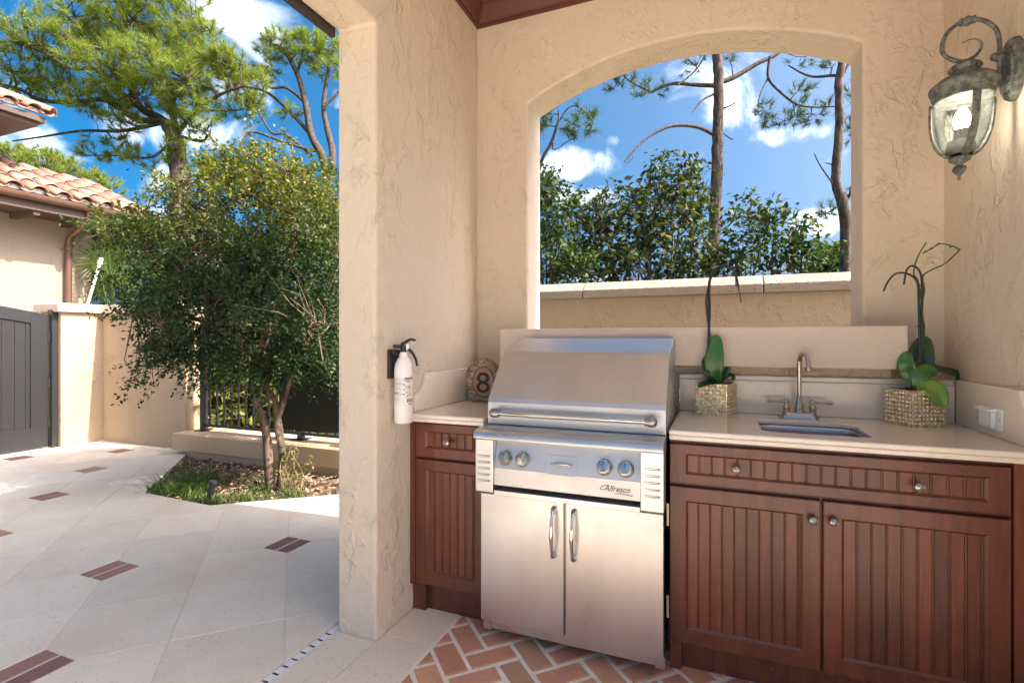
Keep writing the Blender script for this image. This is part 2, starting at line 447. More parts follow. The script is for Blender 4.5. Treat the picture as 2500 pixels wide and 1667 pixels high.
bcol = bk.mix(bk.math('MULTIPLY', bk.ramp(bk.noise(bc, 160, 3, .6), [(.62, 0), (.7, 1)]), .35), bcol, (.55, .42, .33))
bk.P(base=bcol, rough=.62, normal=bk.bump(bk.noise(bc, 90, 5, .6), .003)); M['brick'] = bk.m
pv = MT('paver_brick'); pc = pv.coord()
pcol = pv.ramp(pv.objrand(), [(0, (.17, .08, .075)), (.5, (.24, .11, .085)), (1, (.34, .21, .14))])
pcol = pv.mix(pv.math('MULTIPLY', pv.ramp(pv.noise(pc, 120, 4, .65), [(.45, 0), (.65, 1)]), .45), pcol, (.33, .21, .17))
pv.P(base=pcol, rough=.6, normal=pv.bump(pv.noise(pc, 120, 4), .002)); M['paver'] = pv.m
mb = MB(); slab_piece(mb, [(-.043, -.094), (.043, -.094), (.043, .094), (-.043, .094)], -.03, .0, .003)
pav_me = mb.mesh('inset_brick')
for x, y in keep:
    for k in (-1, 1):
        o = link('inset_brick', pav_me, M['paver'], patio); o.location = (x + k * .0505, y, random.uniform(0, .0015)); o.rotation_euler[2] = random.uniform(-.012, .012)

# ---- planter soil
t = MT('planter_mulch'); c = t.coord()
t.P(base=t.ramp(t.noise(c, 22, 6, .7), [(.3, (.07, .045, .03)), (.5, (.18, .12, .075)), (.66, (.32, .22, .14)), (.8, (.42, .32, .22))]), rough=.95, normal=t.bump(t.noise(c, 45, 5, .7), .03))
N = 44; V = []; Fq = []
for iy in range(N + 1):
    for ix in range(N * 2 + 1):
        x = -5.6 + 3.6 * ix / (2 * N); y = 2.7 + 1.35 * iy / N
        V.append((x, y, -.055 + .02 * math.sin(3.1 * x + 1) * math.cos(2.7 * y) + random.uniform(-.008, .008)))
Fq = [(iy * (2 * N + 1) + ix, iy * (2 * N + 1) + ix + 1, (iy + 1) * (2 * N + 1) + ix + 1, (iy + 1) * (2 * N + 1) + ix) for iy in range(N) for ix in range(2 * N)]
# the bed lies under the paving's cut edge
keepf = []
for f in Fq:
    mx = sum(V[i][0] for i in f) / 4; my = sum(V[i][1] for i in f) / 4
    keepf.append(f)
bed = MB(); bed.add(V, keepf)
M['mulch'] = t.m
hole = [p for p in PL]
for p in list(patio.data.polygons)[:0]: pass
# patio bed sheet gets a real opening for the planter
me = patio.data; bm = bmesh.new()
outer = [bm.verts.new((x, y, -.0025)) for x, y in ((-9.4, -9), (-1.578, -9), (-1.578, 4.36), (-9.4, 4.36))]
inner = [bm.verts.new((x, y, -.0025)) for x, y in PL]
es = [bm.edges.new((L[i], L[(i + 1) % len(L)])) for L in (outer, inner) for i in range(len(L))]
bmesh.ops.triangle_fill(bm, use_beauty=True, edges=es)
for f in bm.faces[:]:
    cc = f.calc_center_median()
    if in_pl(cc.x, cc.y, -1e-4): bm.faces.remove(f)
r = bmesh.ops.extrude_face_region(bm, geom=bm.faces[:])
for v in r['geom']:
    if isinstance(v, bmesh.types.BMVert): v.co.z = -.13
bmesh.ops.recalc_face_normals(bm, faces=bm.faces); bm.to_mesh(me); bm.free()
struct('planting_bed', bed, M['mulch'])
# concrete kerb round the bed, flush with the paving
kerb = MB()
for i in range(len(PL) - 3):
    a, b = Vector(PL[i] + (0,)), Vector(PL[i + 1] + (0,))
    d = (b - a).normalized(); n = Vector((d.y, -d.x, 0))
struct('drain_base', MB().box(-1.582, -1.57, -2.3, 1.777, -.05, -.012), M['grout'])

# ---- loggia floor: threshold slabs, herringbone bricks
fl = struct('loggia_floor', MB().box(-1.575, 1.3, -.299, 2.76, -.15, -.005), M['mortar'])
for i, (y0, y1) in enumerate([(1.83, 2.12), (1.30, 1.824), (.78, 1.294), (.25, .774), (-.3, .244)]):
    mb = MB(); slab_piece(mb, [(-1.329, y0), (-1.092, y0), (-1.092, y1), (-1.329, y1)], -.03, .001, .003); part('threshold_slab', mb, M['slab'], fl)
for y0, y1 in ((1.33, 1.774), (.9, 1.326), (.45, .896), (0, .446)):
    mb = MB(); slab_piece(mb, [(-1.533, y0), (-1.333, y0), (-1.333, y1), (-1.533, y1)], -.03, .001, .003); part('threshold_slab', mb, M['slab'], fl)
PB = .105; U0, V0 = .518, 1.648
def uv(u, v): return ((u - v) / math.sqrt(2), (u + v) / math.sqrt(2))
jn = .0100
def brick_poly(u0, u1, v0, v1): return [uv(u0 + jn, v0 + jn), uv(u1 - jn, v0 + jn), uv(u1 - jn, v1 - jn), uv(u0 + jn, v1 - jn)]
whole = {}
mb = MB(); slab_piece(mb, [(-PB + jn, -PB / 2 + jn), (PB - jn, -PB / 2 + jn), (PB - jn, PB / 2 - jn), (-PB + jn, PB / 2 - jn)], -.035, .0, .004)
brick_me = mb.mesh('brick')
for i in range(-14, 22):
    for j in range(-22, 14):
        d = (i - j) % 4
        if d == 3: r_ = (i, i + 2, j, j + 1)
        elif d == 2: r_ = (i, i + 1, j, j + 2)
        else: continue
        poly = brick_poly(U0 + r_[0] * PB, U0 + r_[1] * PB, V0 + r_[2] * PB, V0 + r_[3] * PB)
        mx = sum(p[0] for p in poly) / 4; my = sum(p[1] for p in poly) / 4
        if not (-1.25 < mx < 1.0 and .75 < my < 2.2): continue
        if min(p[0] for p in poly) < -1.085:
            poly = clip(poly, (-1, 0), 1.083)
            if len(clean(poly)) < 3 or abs(area(poly)) < 8e-4: continue
            mb = MB(); slab_piece(mb, poly, -.035, random.uniform(-.001, .0015), .004); part('brick', mb, M['brick'], fl)
        else:
            o = link('brick', brick_me, M['brick'], fl); o.location = (mx, my, random.uniform(-.001, .002))
            o.rotation_euler[2] = (PI / 4 if d == 3 else 3 * PI / 4) + random.uniform(-.02, .02)
            o.scale = (random.uniform(.97, 1.01), random.uniform(.96, 1.03), 1)
part('pale_bounce_floor', MB().box(-1.08, 1.25, -.29, .72, -.03, -.001), M['tile'], fl)  # added out of view: pale instead of brick, keeps steel reflections neutral
# slot drain along the opening
dr = thing('slot_drain', 'white slotted strip drain set in the paving beside the stucco pier', 'drain', (-1.556, 0, 0))
part('channel', MB().box(-1.570, -1.5345, -.6, 1.775, -.04, .0015), simple('drain_white', (.70, .69, .66), .45), dr)
M['black'] = simple('black_rubber', (.015, .015, .016), .5)
slot = MB().box(-.0135, .0135, -.004, .004, -.002, .0008).mesh('slot')
y = 1.74
while y > .6:
    o = link('slot', slot, M['black'], dr); o.location = (.0035, y, .0016); y -= .047

# ---- loggia
XL, XO, YB, YO, XR = -1.333, -1.534, 2.768, 3.0, .93
log = thing('loggia', 'beige stucco loggia with an arched window opening above the counter', 'building', (0, 2.768, 0))
def arch_wall(s0, s1, w0, w1, sill, spring, rise, top, d0, d1, mapf, nseg=28, z0=-.14):
    mb = MB()
    if rise > 0:
        hc = (w1 - w0) / 2; R = (hc * hc + rise * rise) / (2 * rise); cm = (w0 + w1) / 2
        arc = [(w0 + (w1 - w0) * k / nseg) for k in range(nseg + 1)]
        za = [spring + rise - (R - math.sqrt(max(R * R - (x - cm) ** 2, 0))) for x in arc]
    else: arc, za = [w0, w1], [spring, spring]
    zs = [z0, sill, spring, top] if sill > z0 else [z0, spring, top]
    for d in (d0, d1):
        for a, b in ((s0, w0), (w1, s1)):
            for q in range(len(zs) - 1): mb.add([mapf(a, d, zs[q]), mapf(b, d, zs[q]), mapf(b, d, zs[q + 1]), mapf(a, d, zs[q + 1])], [(0, 1, 2, 3)])
        for k in range(len(arc) - 1):
            a, b = arc[k], arc[k + 1]
            if sill > z0: mb.add([mapf(a, d, z0), mapf(b, d, z0), mapf(b, d, sill), mapf(a, d, sill)], [(0, 1, 2, 3)])
            mb.add([mapf(a, d, za[k]), mapf(b, d, za[k + 1]), mapf(b, d, top), mapf(a, d, top)], [(0, 1, 2, 3)])
    def q4(a, b): mb.add([mapf(a[0], d0, a[1]), mapf(b[0], d0, b[1]), mapf(b[0], d1, b[1]), mapf(a[0], d1, a[1])], [(0, 1, 2, 3)])
    for k in range(len(arc) - 1):
        q4((arc[k], za[k]), (arc[k + 1], za[k + 1])); q4((arc[k], top), (arc[k + 1], top))
        q4((arc[k], sill if sill > z0 else z0), (arc[k + 1], sill if sill > z0 else z0)) if sill > z0 else None
    for w in (w0, w1): q4((w, sill if sill > z0 else z0), (w, spring))
    for w in (s0, s1):
        for q in range(len(zs) - 1): q4((w, zs[q]), (w, zs[q + 1]))
    q4((s0, top), (w0, top)); q4((w1, top), (s1, top))
    return mb
ZT = 3.42
mb = arch_wall(XO, 1.16, -1.011, .628, 1.20, 2.645, .195, ZT, YB, YO, lambda s, d, z: (s, d, z))
o = part('window_wall', mb, M['stucco'], log, bevel=.014, seg=3); weld(o.data)
mb = arch_wall(.05, YB - .001, .30, 1.778, -.14, 2.615, 0, ZT, XL, XO, lambda s, d, z: (d, s, z))
o = part('opening_wall', mb, M['stucco'], log, bevel=.014, seg=3); weld(o.data)
mb = MB().box(XR, 1.16, 1.1, YB - .001, -.14, ZT); part('side_wall', mb, M['stucco'], log)  # cut short out of view so sun reaches the floor and bounces in
mb = MB().box(XL + .001, XR - .001, .06, YB - .001, 3.27, 3.36); part('ceiling', mb, M['ceiling'], log)  # ceiling and roof end early out of view, shaped to admit daylight
part('ceiling_panel', MB().box(XL + .38, XR - .38, .1, YB - .38, 3.258, 3.2695), simple('cream_ceiling', (.66, .58, .48), .8), log)
# crown moulding: a stepped profile run round the room
prof = [(.0, 3.14), (.016, 3.14), (.016, 3.158), (.026, 3.165), (.045, 3.185), (.072, 3.215), (.078, 3.232), (.105, 3.238), (.105, 3.258), (.125, 3.262), (.125, 3.271), (0, 3.271)]
ring = [(XL, .06), (XL, YB), (XR, YB), (XR, .06)]
mb = MB(); m_ = len(prof); vs = []
inn = lambda o_: [(XL + o_, .06), (XL + o_, YB - o_), (XR - o_, YB - o_), (XR - o_, .06)]
for k in range(4):
    for o_, z in prof: x, y = inn(o_)[k]; vs.append((x, y, z))
mb.add(vs, [(k * m_ + q, k * m_ + (q + 1) % m_, (k + 1) * m_ + (q + 1) % m_, (k + 1) * m_ + q) for k in range(3) for q in range(m_)])
part('crown_moulding', mb, M['ceiling'], log)
mb = MB().box(XO - .55, 1.75, -.25, YO + .06, ZT, ZT + .10)
part('eave_deck', mb, simple('dark_stained_eave', (.06, .04, .03), .6), log)
mb = MB(); x0, x1, y0, y1, z0 = XO - .55, 1.75, -.25, YO + .06, ZT + .101; xm = (x0 + x1) / 2
mb.add([(x0, y0, z0), (x1, y0, z0), (x1, y1, z0), (x0, y1, z0), (xm, y0 + 1.5, z0 + .5), (xm, y1 - 1.5, z0 + .5)], [(0, 1, 4), (1, 2, 5, 4), (2, 3, 5), (3, 0, 4, 5), (3, 2, 1, 0)])
part('roof', mb, simple('clay_roof', (.38, .19, .12), .8, bump=.03, bscale=12), log)
part('screen_track', MB().box(XO - .022, XO - .001, 0.3, 1.765, 2.585, 2.635), simple('bronze_trim', (.035, .028, .024), .45), log)
# raised stone ledge under the window and the thickened base of the wall behind the counter
part('wall_base', MB().box(-1.332, .929, 2.613, 2.767, .0, 1.098).box(-1.06, .70, 2.628, 2.767, 1.099, 1.146), M['stucco'], log)
ld = thing('stone_ledge', 'long pinkish limestone ledge under the arched window behind the grill', 'ledge', (-.176, 2.65, 1.147))
part('ledge_block', MB().box(-1.085, .732, 2.53, 2.86, 1.147, 1.328), M['ledge'], ld, bevel=.005)

# ---- garden walls, gate, railing
gw = thing('garden_wall', 'tan stucco garden wall and pier with a pale stone cap beside the dark gate', 'wall', (-6.5, 4.1, 0))
part('pier', MB().box(-7.62, -7.2, 3.60, 4.30, -.15, 1.60), M['stucco_out'], gw, bevel=.01)
part('wall', MB().box(-7.199, -5.672, 4.04, 4.285, -.15, 1.60), M['stucco_out'], gw, bevel=.01)
def capprof(mb, a, b, w0, w1, z0, z1, axis):      # coping with a sloping front top edge
    pr = [(w0, z0), (w1, z0), (w1, z1 - .03), (w1 - .03, z1), (w0 + .05, z1), (w0, z1 - .045)]
    if axis == 'x': mb.prism([(a, p[0], p[1]) for p in pr], (b - a, 0, 0))
    else: mb.prism([(p[0], a, p[1]) for p in pr], (0, b - a, 0))
mb = MB(); mb.box(-7.66, -7.145, 3.545, 4.33, 1.601, 1.705); part('pier_cap', mb, M['cap'], gw, bevel=.012)
for a, b in ((-7.143, -6.43), (-6.427, -5.63)):
    part('cap_stone', MB().box(a, b, 3.985, 4.33, 1.601, 1.703), M['cap'], gw, bevel=.014)
gw2 = thing('garden_wall', 'tan stucco garden wall with a coarse concrete coping seen through the arched window', 'wall', (0, 4.15, 0))
part('wall', MB().box(-2.1, 5.5, 4.06, 4.30, -.15, 1.605), M['stucco_out'], gw2)
xs = [-2.12, -1.0, .32, 1.6, 2.9, 4.2, 5.52]
for a, b in zip(xs, xs[1:]):
    mb = MB(); pr = [(4.035, 1.606), (4.33, 1.606), (4.33, 1.70), (4.30, 1.735), (4.075, 1.735), (4.035, 1.675)]
    pr = [(4.03, 1.606), (4.33, 1.606), (4.33, 1.73), (4.13, 1.740), (4.03, 1.672)]
    mb.prism([(a + .003, p[0], p[1]) for p in pr], (b - a - .006, 0, 0)); part('cap_stone', mb, M['rawcap'], gw2, bevel=.006)
pl = thing('stone_plinth', 'low tan stone plinth wall carrying the iron railing behind the planting bed', 'wall', (-3.8, 4.0, 0))
part('base_course', MB().box(-5.50, -1.9, 3.915, 4.40, -.15, .045), M['plinth'], pl)
xs = [-5.64, -4.30, -3.0, -1.8]
for a, b in zip(xs, xs[1:]): part('coping_stone', MB().box(a + .0015, b - .0015, 3.86, 4.45, .046, .228), M['plinth'], pl, bevel=.007)
# ================================================================== KITCHEN
M['wood'] = wood('mahogany', (.215, .056, .024), (.078, .021, .012))
M['steel'] = steel('brushed_steel', sc=(5, 5, 260), rough=.34, amp=.22, bmp=.00012)
M['steel_v'] = steel('brushed_steel_upright', sc=(260, 260, 5), rough=.36, amp=.22, bmp=.00012)
M['chrome'] = steel('polished_steel', (.72, .71, .69), .12, sc=(20, 20, 20), amp=.04, bmp=.0)
M['nickel'] = steel('brushed_nickel', (.50, .46, .40), .3, sc=(60, 60, 60), amp=.05, bmp=0)
M['steel_soft'] = steel('satin_steel', (.66, .66, .65), rough=.48, sc=(5, 5, 260), amp=.08, bmp=.00005)
M['slot_shade'] = simple('grill_shadow_gap', (.03, .03, .03), .5)  # near-black colour stands for the shade inside the drip slot
t = MT('cream_marble'); c = t.coord()
v = t.ramp(t.noise(c, 6, 6, .7, 1.6), [(.485, 0), (.5, 1), (.515, 0)])
b = t.mix(t.ramp(t.noise(c, 3, 5), [(.3, 0), (.7, 1)]), (.80, .72, .60), (.76, .67, .55))
b = t.mix(t.math('MULTIPLY', v, .55), b, (.86, .80, .72))
b = t.mix(t.math('MULTIPLY', t.ramp(t.noise(c, 70, 4, .6), [(.55, 0), (.7, 1)]), .22), b, (.56, .44, .34))
t.P(base=b, rough=.2, coat=.4, coatr=.08); M['marble'] = t.m

def front(name, parent, x0, x1, z0, z1, ix0, ix1, iz0, iz1, yf, nplank, yb=2.057, label=None):
    """framed beadboard front: frame with a moulded inner edge, planks as pieces of their own"""
    mb = MB(); d = .010; m = .009
    O = [(x0, z0), (x1, z0), (x1, z1), (x0, z1)]; I = [(ix0, iz0), (ix1, iz0), (ix1, iz1), (ix0, iz1)]
    J = [(ix0 + m, iz0 + m), (ix1 - m, iz0 + m), (ix1 - m, iz1 - m), (ix0 + m, iz1 - m)]
    e = .003; Oi = [(x0 + e, z0 + e), (x1 - e, z0 + e), (x1 - e, z1 - e), (x0 + e, z1 - e)]
    st = .0025
    vs = [(x, yb, z) for x, z in O] + [(x, yf + e, z) for x, z in O] + [(x, yf, z) for x, z in Oi] + [(x, yf, z) for x, z in I] + [(x, yf + st, z) for x, z in I] + [(x, yf + d, z) for x, z in J] + [(x, yb, z) for x, z in J]
    fs = []
    for L in range(6): fs += [(L * 4 + i, L * 4 + (i + 1) % 4, L * 4 + 4 + (i + 1) % 4, L * 4 + 4 + i) for i in range(4)]
    fs += [(24 + i, 24 + (i + 1) % 4, (i + 1) % 4, i) for i in range(4)]
    mb.add(vs, fs); fr = part(name, mb, M['wood'], parent, label=label); weld(fr.data)
    w = (ix1 - ix0 - 2 * m) / nplank; off = wloc(fr)
    pm = MB(); h0, h1 = iz0 + m - .002, iz1 - m + .002
    g_ = .0022; bead = .0055
    pts = [(0, 0), (w - bead - 2 * g_, 0), (w - bead - 2 * g_ + .0008, .004), (w - bead - g_, .004), (w - bead - g_ + .001, .0006), (w - g_ - bead / 2, -.0003), (w - g_ - .001, .0006), (w - g_, .004), (w, .004), (w, .0095), (0, .0095)]
    pm.prism([(p[0], p[1], h0) for p in pts], (0, 0, h1 - h0)); pme = pm.mesh('plank', (0, 0, 0))
    for k in range(nplank):
        o = link('plank', pme, M['wood'], fr); o.location = (ix0 + m + k * w - off[0], yf + .0098 - off[1], -off[2])
    return fr
def knob(parent, x, z, yf, r=.0155):
    mb = MB().lathe([(.006, .0), (.005, .012), (.007, .016), (r * .8, .018), (r, .021), (r, .024), (r * .86, .027), (r * .8, .0265), (r * .55, .029), (0, .031)], (x, yf, z), (0, -1, 0), 20)
    return part('knob', mb, M['nickel'], parent, smooth=40)
YF = 2.035
cb = thing('base_cabinet', 'wide mahogany beadboard cabinet with two doors under the sink', 'cabinet', (.35, 2.3, 0), 'mahogany base cabinets')
part('carcass', MB().box(-.163, .927, 2.058, 2.609, .104, .892), M['wood'], cb)
part('toe_kick', MB().box(-.120, .927, 2.088, 2.11, 0, .103), M['wood'], cb)
part('corner_foot', MB().box(-.163, -.121, 2.062, 2.12, 0, .103), M['wood'], cb)
part('filler', MB().box(.858, .927, 2.036, 2.057, .104, .892), M['wood'], cb)
part('filler', MB().box(.858, .927, 2.02, 2.033, .0, .16), M['wood'], cb) if False else None
fr = front('drawer', cb, -.163, .852, .7235, .874, -.105, .798, .760, .839, YF, 20); knob(fr, .07, .797, YF); knob(fr, .612, .794, YF)
fr = front('door', cb, -.163, .339, .117, .7115, -.105, .285, .172, .660, YF, 9); knob(fr, .314, .646, YF)
fr = front('door', cb, .347, .852, .117, .7115, .401, .798, .172, .658, YF, 9); knob(fr, .375, .648, YF)
M['hinge'] = simple('pale_hinge', (.60, .50, .36), .4, .6)
for z0, z1 in ((.555, .64), (.20, .285)): part('hinge', MB().tube([(-.171, 2.045, z0), (-.171, 2.045, z1)], .0055, 8), M['hinge'], cb, smooth=40)
cl_ = thing('base_cabinet', 'narrow mahogany beadboard cabinet with one drawer between the pier and the grill', 'cabinet', (-1.13, 2.3, 0), 'mahogany base cabinets')
part('carcass', MB().box(-1.331, -.935, 2.058, 2.609, .128, .892), M['wood'], cl_)
part('toe_kick', MB().box(-1.262, -.935, 2.088, 2.11, 0, .127), M['wood'], cl_)
part('corner_foot', MB().box(-1.331, -1.263, 2.062, 2.12, 0, .127), M['wood'], cl_)
part('filler', MB().box(-1.331, -1.304, 2.037, 2.057, .128, .892), M['wood'], cl_)
fr = front('drawer', cl_, -1.302, -.938, .727, .884, -1.249, -.992, .770, .849, YF, 6); knob(fr, -1.124, .806, YF)
fr = front('door', cl_, -1.302, -.938, .138, .716, -1.245, -.992, .195, .668, YF, 6)

# ---- worktops
def rrect(x0, x1, y0, y1, r, n=6):
    out = []
    for cx_, cy_, a in ((x1 - r, y0 + r, -90), (x1 - r, y1 - r, 0), (x0 + r, y1 - r, 90), (x0 + r, y0 + r, 180)):
        out += [(cx_ + r * math.cos(math.radians(a + 90 * k / n)), cy_ + r * math.sin(math.radians(a + 90 * k / n))) for k in range(n + 1)]
    return out
def holed(x0, x1, y0, y1, hole, z0, z1):
    bm = bmesh.new(); o = [bm.verts.new((x, y, z1)) for x, y in ((x0, y0), (x1, y0), (x1, y1), (x0, y1))]
    h = [bm.verts.new((x, y, z1)) for x, y in hole]
    es = [bm.edges.new((L[i], L[(i + 1) % len(L)])) for L in (o, h) for i in range(len(L))]
    bmesh.ops.triangle_fill(bm, use_beauty=True, edges=es)
    hx0, hx1 = min(p[0] for p in hole), max(p[0] for p in hole); hy0, hy1 = min(p[1] for p in hole), max(p[1] for p in hole)
    r_ = bmesh.ops.extrude_face_region(bm, geom=bm.faces[:])
    for v_ in r_['geom']:
        if isinstance(v_, bmesh.types.BMVert): v_.co.z = z0
    bmesh.ops.recalc_face_normals(bm, faces=bm.faces)
    me_ = bpy.data.meshes.new('slab'); bm.to_mesh(me_); bm.free(); return me_
HX0, HX1, HY0, HY1 = .165, .515, 2.105, 2.415
ct = thing('countertop', 'cream marble worktop with an undermounted sink and backsplash', 'countertop', (.38, 2.3, .93))
def offmesh(me_, off):
    me_.transform(Matrix.Translation(-Vector(off))); return me_
o = link('slab', offmesh(holed(-.164, .928, 2.0, 2.611, rrect(HX0, HX1, HY0, HY1, .05), .911, .93), ct.location), M['marble'], ct, bevel=.006, seg=3)
o = link('edge_moulding', offmesh(holed(-.163, .928, 2.005, 2.611, rrect(HX0 - .01, HX1 + .01, HY0 - .01, HY1 + .01, .055), .893, .9105), ct.location), M['marble'], ct, bevel=.004)
def splash_y(mb, x0, x1, y, th, z0, z1):
    mb.box(x0, x1, y, y + th, z0, z1 - .022); mb.box(x0, x1, y + .005, y + th, z1 - .0215, z1)
    return mb
part('back_splash', splash_y(MB(), -.164, .906, 2.592, .0195, .9305, 1.104), M['marble'], ct, bevel=.003)
def scroll(X0, X1, yend, yback, ztop, zlow, ycurve):
    """side splash whose front end sweeps down in a concave curve"""
    pts = [(yback, .9305), (yend, .9305), (yend, zlow)]
    for k in range(1, 10):
        a = math.radians(90 * k / 10)
        pts.append((yend + .022 + (ycurve - yend - .022) * math.sin(a), zlow + .008 + (ztop - .012 - zlow) * (1 - math.cos(a))))
    pts += [(ycurve + .002, ztop), (yback, ztop)]
    return MB().prism([(X0, p[0], p[1]) for p in pts], (X1 - X0, 0, 0))
o = part('side_splash', scroll(.907, .929, 1.995 + .03, 2.5915, 1.107, 1.03, 2.12), M['marble'], ct, bevel=.004)
# sink bowl
sk = thing('sink', 'small stainless steel undermount bar sink set into the cream worktop', 'sink', (.34, 2.26, .76))
mb = MB(); levels = [(0.006, .9095, .05), (.006, .90, .05), (-.004, .80, .05), (-.03, .765, .06), (-.06, .757, .06)]
n_ = None; vs = []; 
for g_, z, r_ in levels:
    lp = rrect(HX0 - g_, HX1 + g_, HY0 - g_, HY1 + g_, r_); n_ = len(lp); vs += [(x, y, z) for x, y in lp]
fs = [(L * n_ + i, L * n_ + (i + 1) % n_, (L + 1) * n_ + (i + 1) % n_, (L + 1) * n_ + i) for L in range(len(levels) - 1) for i in range(n_)]
fs.append(tuple((len(levels) - 1) * n_ + i for i in range(n_)))
mb.add(vs, fs); o = part('bowl', mb, M['steel'], sk, smooth=50); sd = o.modifiers.new('thick', 'SOLIDIFY'); sd.thickness = .0015; sd.offset = 1
part('drain', MB().lathe([(.04, 0), (.04, .003), (.03, .002), (0, .001)], (.34, 2.26, .7585), seg=20), M['chrome'], sk, smooth=40)
ctl = thing('countertop', 'short cream marble worktop with a scrolled side splash left of the grill', 'countertop', (-1.13, 2.3, .93))
part('slab', MB().box(-1.331, -.936, 2.0, 2.611, .911, .93), M['marble'], ctl, bevel=.006, seg=3)
part('edge_moulding', MB().box(-1.331, -.937, 2.005, 2.611, .893, .9105), M['marble'], ctl, bevel=.004)
part('side_splash', scroll(-1.332, -1.311, 2.05, 2.5915, 1.110, 1.012, 2.155), M['marble'], ctl, bevel=.004)
part('back_splash', splash_y(MB(), -1.310, -.937, 2.592, .0195, .9305, 1.104), M['marble'], ctl, bevel=.003)

# ---- faucet
fc = thing('faucet', 'brushed nickel gooseneck bar faucet with two lever handles behind the sink', 'faucet', (.335, 2.505, .93))
fx, fy = .337, 2.505
mb = MB(); vs = []
for (hx, hy, z) in ((.074, .026, .9305), (.074, .026, .935), (.062, .021, .953), (.060, .019, .956)):
    vs += [(fx + x, fy + y, z) for x, y in rrect(-hx, hx, -hy, hy, min(hy, .02))]
n_ = len(rrect(0, 1, 0, 1, .1))
mb.add(vs, [(L * n_ + i, L * n_ + (i + 1) % n_, (L + 1) * n_ + (i + 1) % n_, (L + 1) * n_ + i) for L in range(3) for i in range(n_)] + [tuple(3 * n_ + i for i in range(n_))])
part('base_plate', mb, M['nickel'], fc, smooth=50)
mb = MB().lathe([(.020, 0), (.020, .006), (.017, .010), (.019, .016), (.0185, .026), (.013, .045), (.0105, .058), (.013, .061), (.013, .066), (.0095, .07), (.009, .076)], (fx, fy, .956), seg=20)
path = [(fx, fy, 1.02), (fx, fy, 1.165)] + [(fx + .012 * (1 - math.cos(a)) , fy - .036 * (1 - math.cos(a)), 1.165 + .045 * math.sin(a)) for a in [PI * k / 12 for k in range(1, 12)]]
path += [(fx + .024, fy - .073, 1.158)]
mb.tube(path, .0088, 12); mb.lathe([(.0095, 0), (.0135, .004), (.0135, .016), (.011, .02), (.0, .02)], path[-1], (.05, -.05, -1), 14)
part('spout', mb, M['nickel'], fc, smooth=45)
for sgn, hx in ((-1, .287), (1, .388)):
    mb = MB().lathe([(.016, 0), (.016, .004), (.011, .009), (.015, .016), (.015, .024), (.009, .033), (.007, .04), (.012, .043), (.012, .05), (.008, .056), (0, .058)], (hx, fy, .956), seg=18)
    mb.lathe([(.007, -.012), (.010, -.006), (.0085, 0), (.0055, .02), (.005, .04), (.0075, .058), (.009, .066), (.006, .074), (0, .076)], (hx, fy, 1.003), (sgn, -.12, 0), 14)
    part('lever_handle', mb, M['nickel'], fc, smooth=45)

# ---- grill
gr = thing('gas_grill', 'stainless steel gas grill with a closed hood between the cabinets', 'grill', (-.55, 2.25, 0))
GX0, GX1 = -.926, -.175
prof = [(2.018, .905), (2.015, .93), (2.018, 1.0), (2.026, 1.018), (2.188, 1.205), (2.198, 1.214), (2.21, 1.219), (2.43, 1.277), (2.50, 1.277), (2.50, .905)]
mb = MB().prism([(GX0 + .004, p[0], p[1]) for p in prof], (GX1 - GX0 - .004, 0, 0))
hood = part('hood', mb, M['steel_soft'], gr, bevel=.003)
mb = MB()
for a, b in zip(prof[1:8], prof[2:9]):       # folded rim of the hood's end panel
    pass
part('firebox', MB().box(GX0 + .01, GX1 - .006, 1.985, 2.54, .62, .903), M['steel'], gr)
a = onY(1207, 1008, 1.972); b = onY(1590, 1030, 1.972); a.z = b.z = (a.z + b.z) / 2
hd = part('hood_handle', MB().tube([a, b], .0105, 14), M['chrome'], gr, smooth=40)
part('grip_sleeve', MB().tube([a.lerp(b, .23), a.lerp(b, .245), a.lerp(b, .26), a.lerp(b, .69), a.lerp(b, .705)], [.0125, .0135, .012, .012, .0125], 14), steel('dull_sleeve', (.60, .59, .57), .5, sc=(80, 80, 80)), hd, smooth=40)
M['cast'] = steel('satin_casting', (.42, .42, .40), .38, sc=(90, 90, 90), bmp=.0004)
for p, sg in ((a, 1), (b, -1)):
    part('handle_end', MB().lathe([(.0, -.022), (.010, -.021), (.018, -.014), (.021, -.003), (.020, .008), (.0165, .018), (.0165, .024), (.012, .025)], p, (sg, 0, 0), 16).tube([p, (p.x, 2.025, p.z + .004)], [.017, .014], 12), M['cast'], hd, smooth=50)
# front rail with a rolled nose
pr = [(2.03, .9035), (1.99, .9035), (1.925, .900), (1.905, .897), (1.893, .890), (1.888, .880), (1.888, .866), (1.90, .862), (2.03, .862)]
part('front_rail', MB().prism([(GX0 - .001, p[0], p[1]) for p in pr], (GX1 - GX0 + .003, 0, 0)), M['steel'], gr, smooth=30)
for x0, x1, zs in ((GX0, -.847, (.794, .769, .744, .718, .693)), (-.256, GX1 + .002, (.802, .777, .752, .727, .703))):
    co = part('side_column', MB().box(x0, x1, 1.902, 1.984, .643, .8615), M['steel_v'], gr, bevel=.004)
    for z in zs:
        xa, xb = x0 + .012, x1 - .014
        mb = MB().prism([(xa, 1.9025, z - .007), (xb, 1.9025, z - .007), (xb + .003, 1.9025, z), (xb, 1.9025, z + .004), (xa, 1.9025, z + .004)], (0, -.0001, 0))
        mb = MB().add([(xa, 1.902, z - .007), (xb, 1.902, z - .007), (xb, 1.8995, z + .001), (xa, 1.9008, z + .001), (xa, 1.902, z + .003), (xb + .004, 1.902, z + .003)], [(0, 1, 2, 3), (3, 2, 5, 4), (1, 5, 2), (0, 3, 4)])
        part('louvre', mb, M['steel_v'], co)
pr = [(1.948, .8615), (1.918, .748), (1.9165, .744), (1.9165, .674), (1.925, .672), (1.98, .672), (1.98, .8615)]
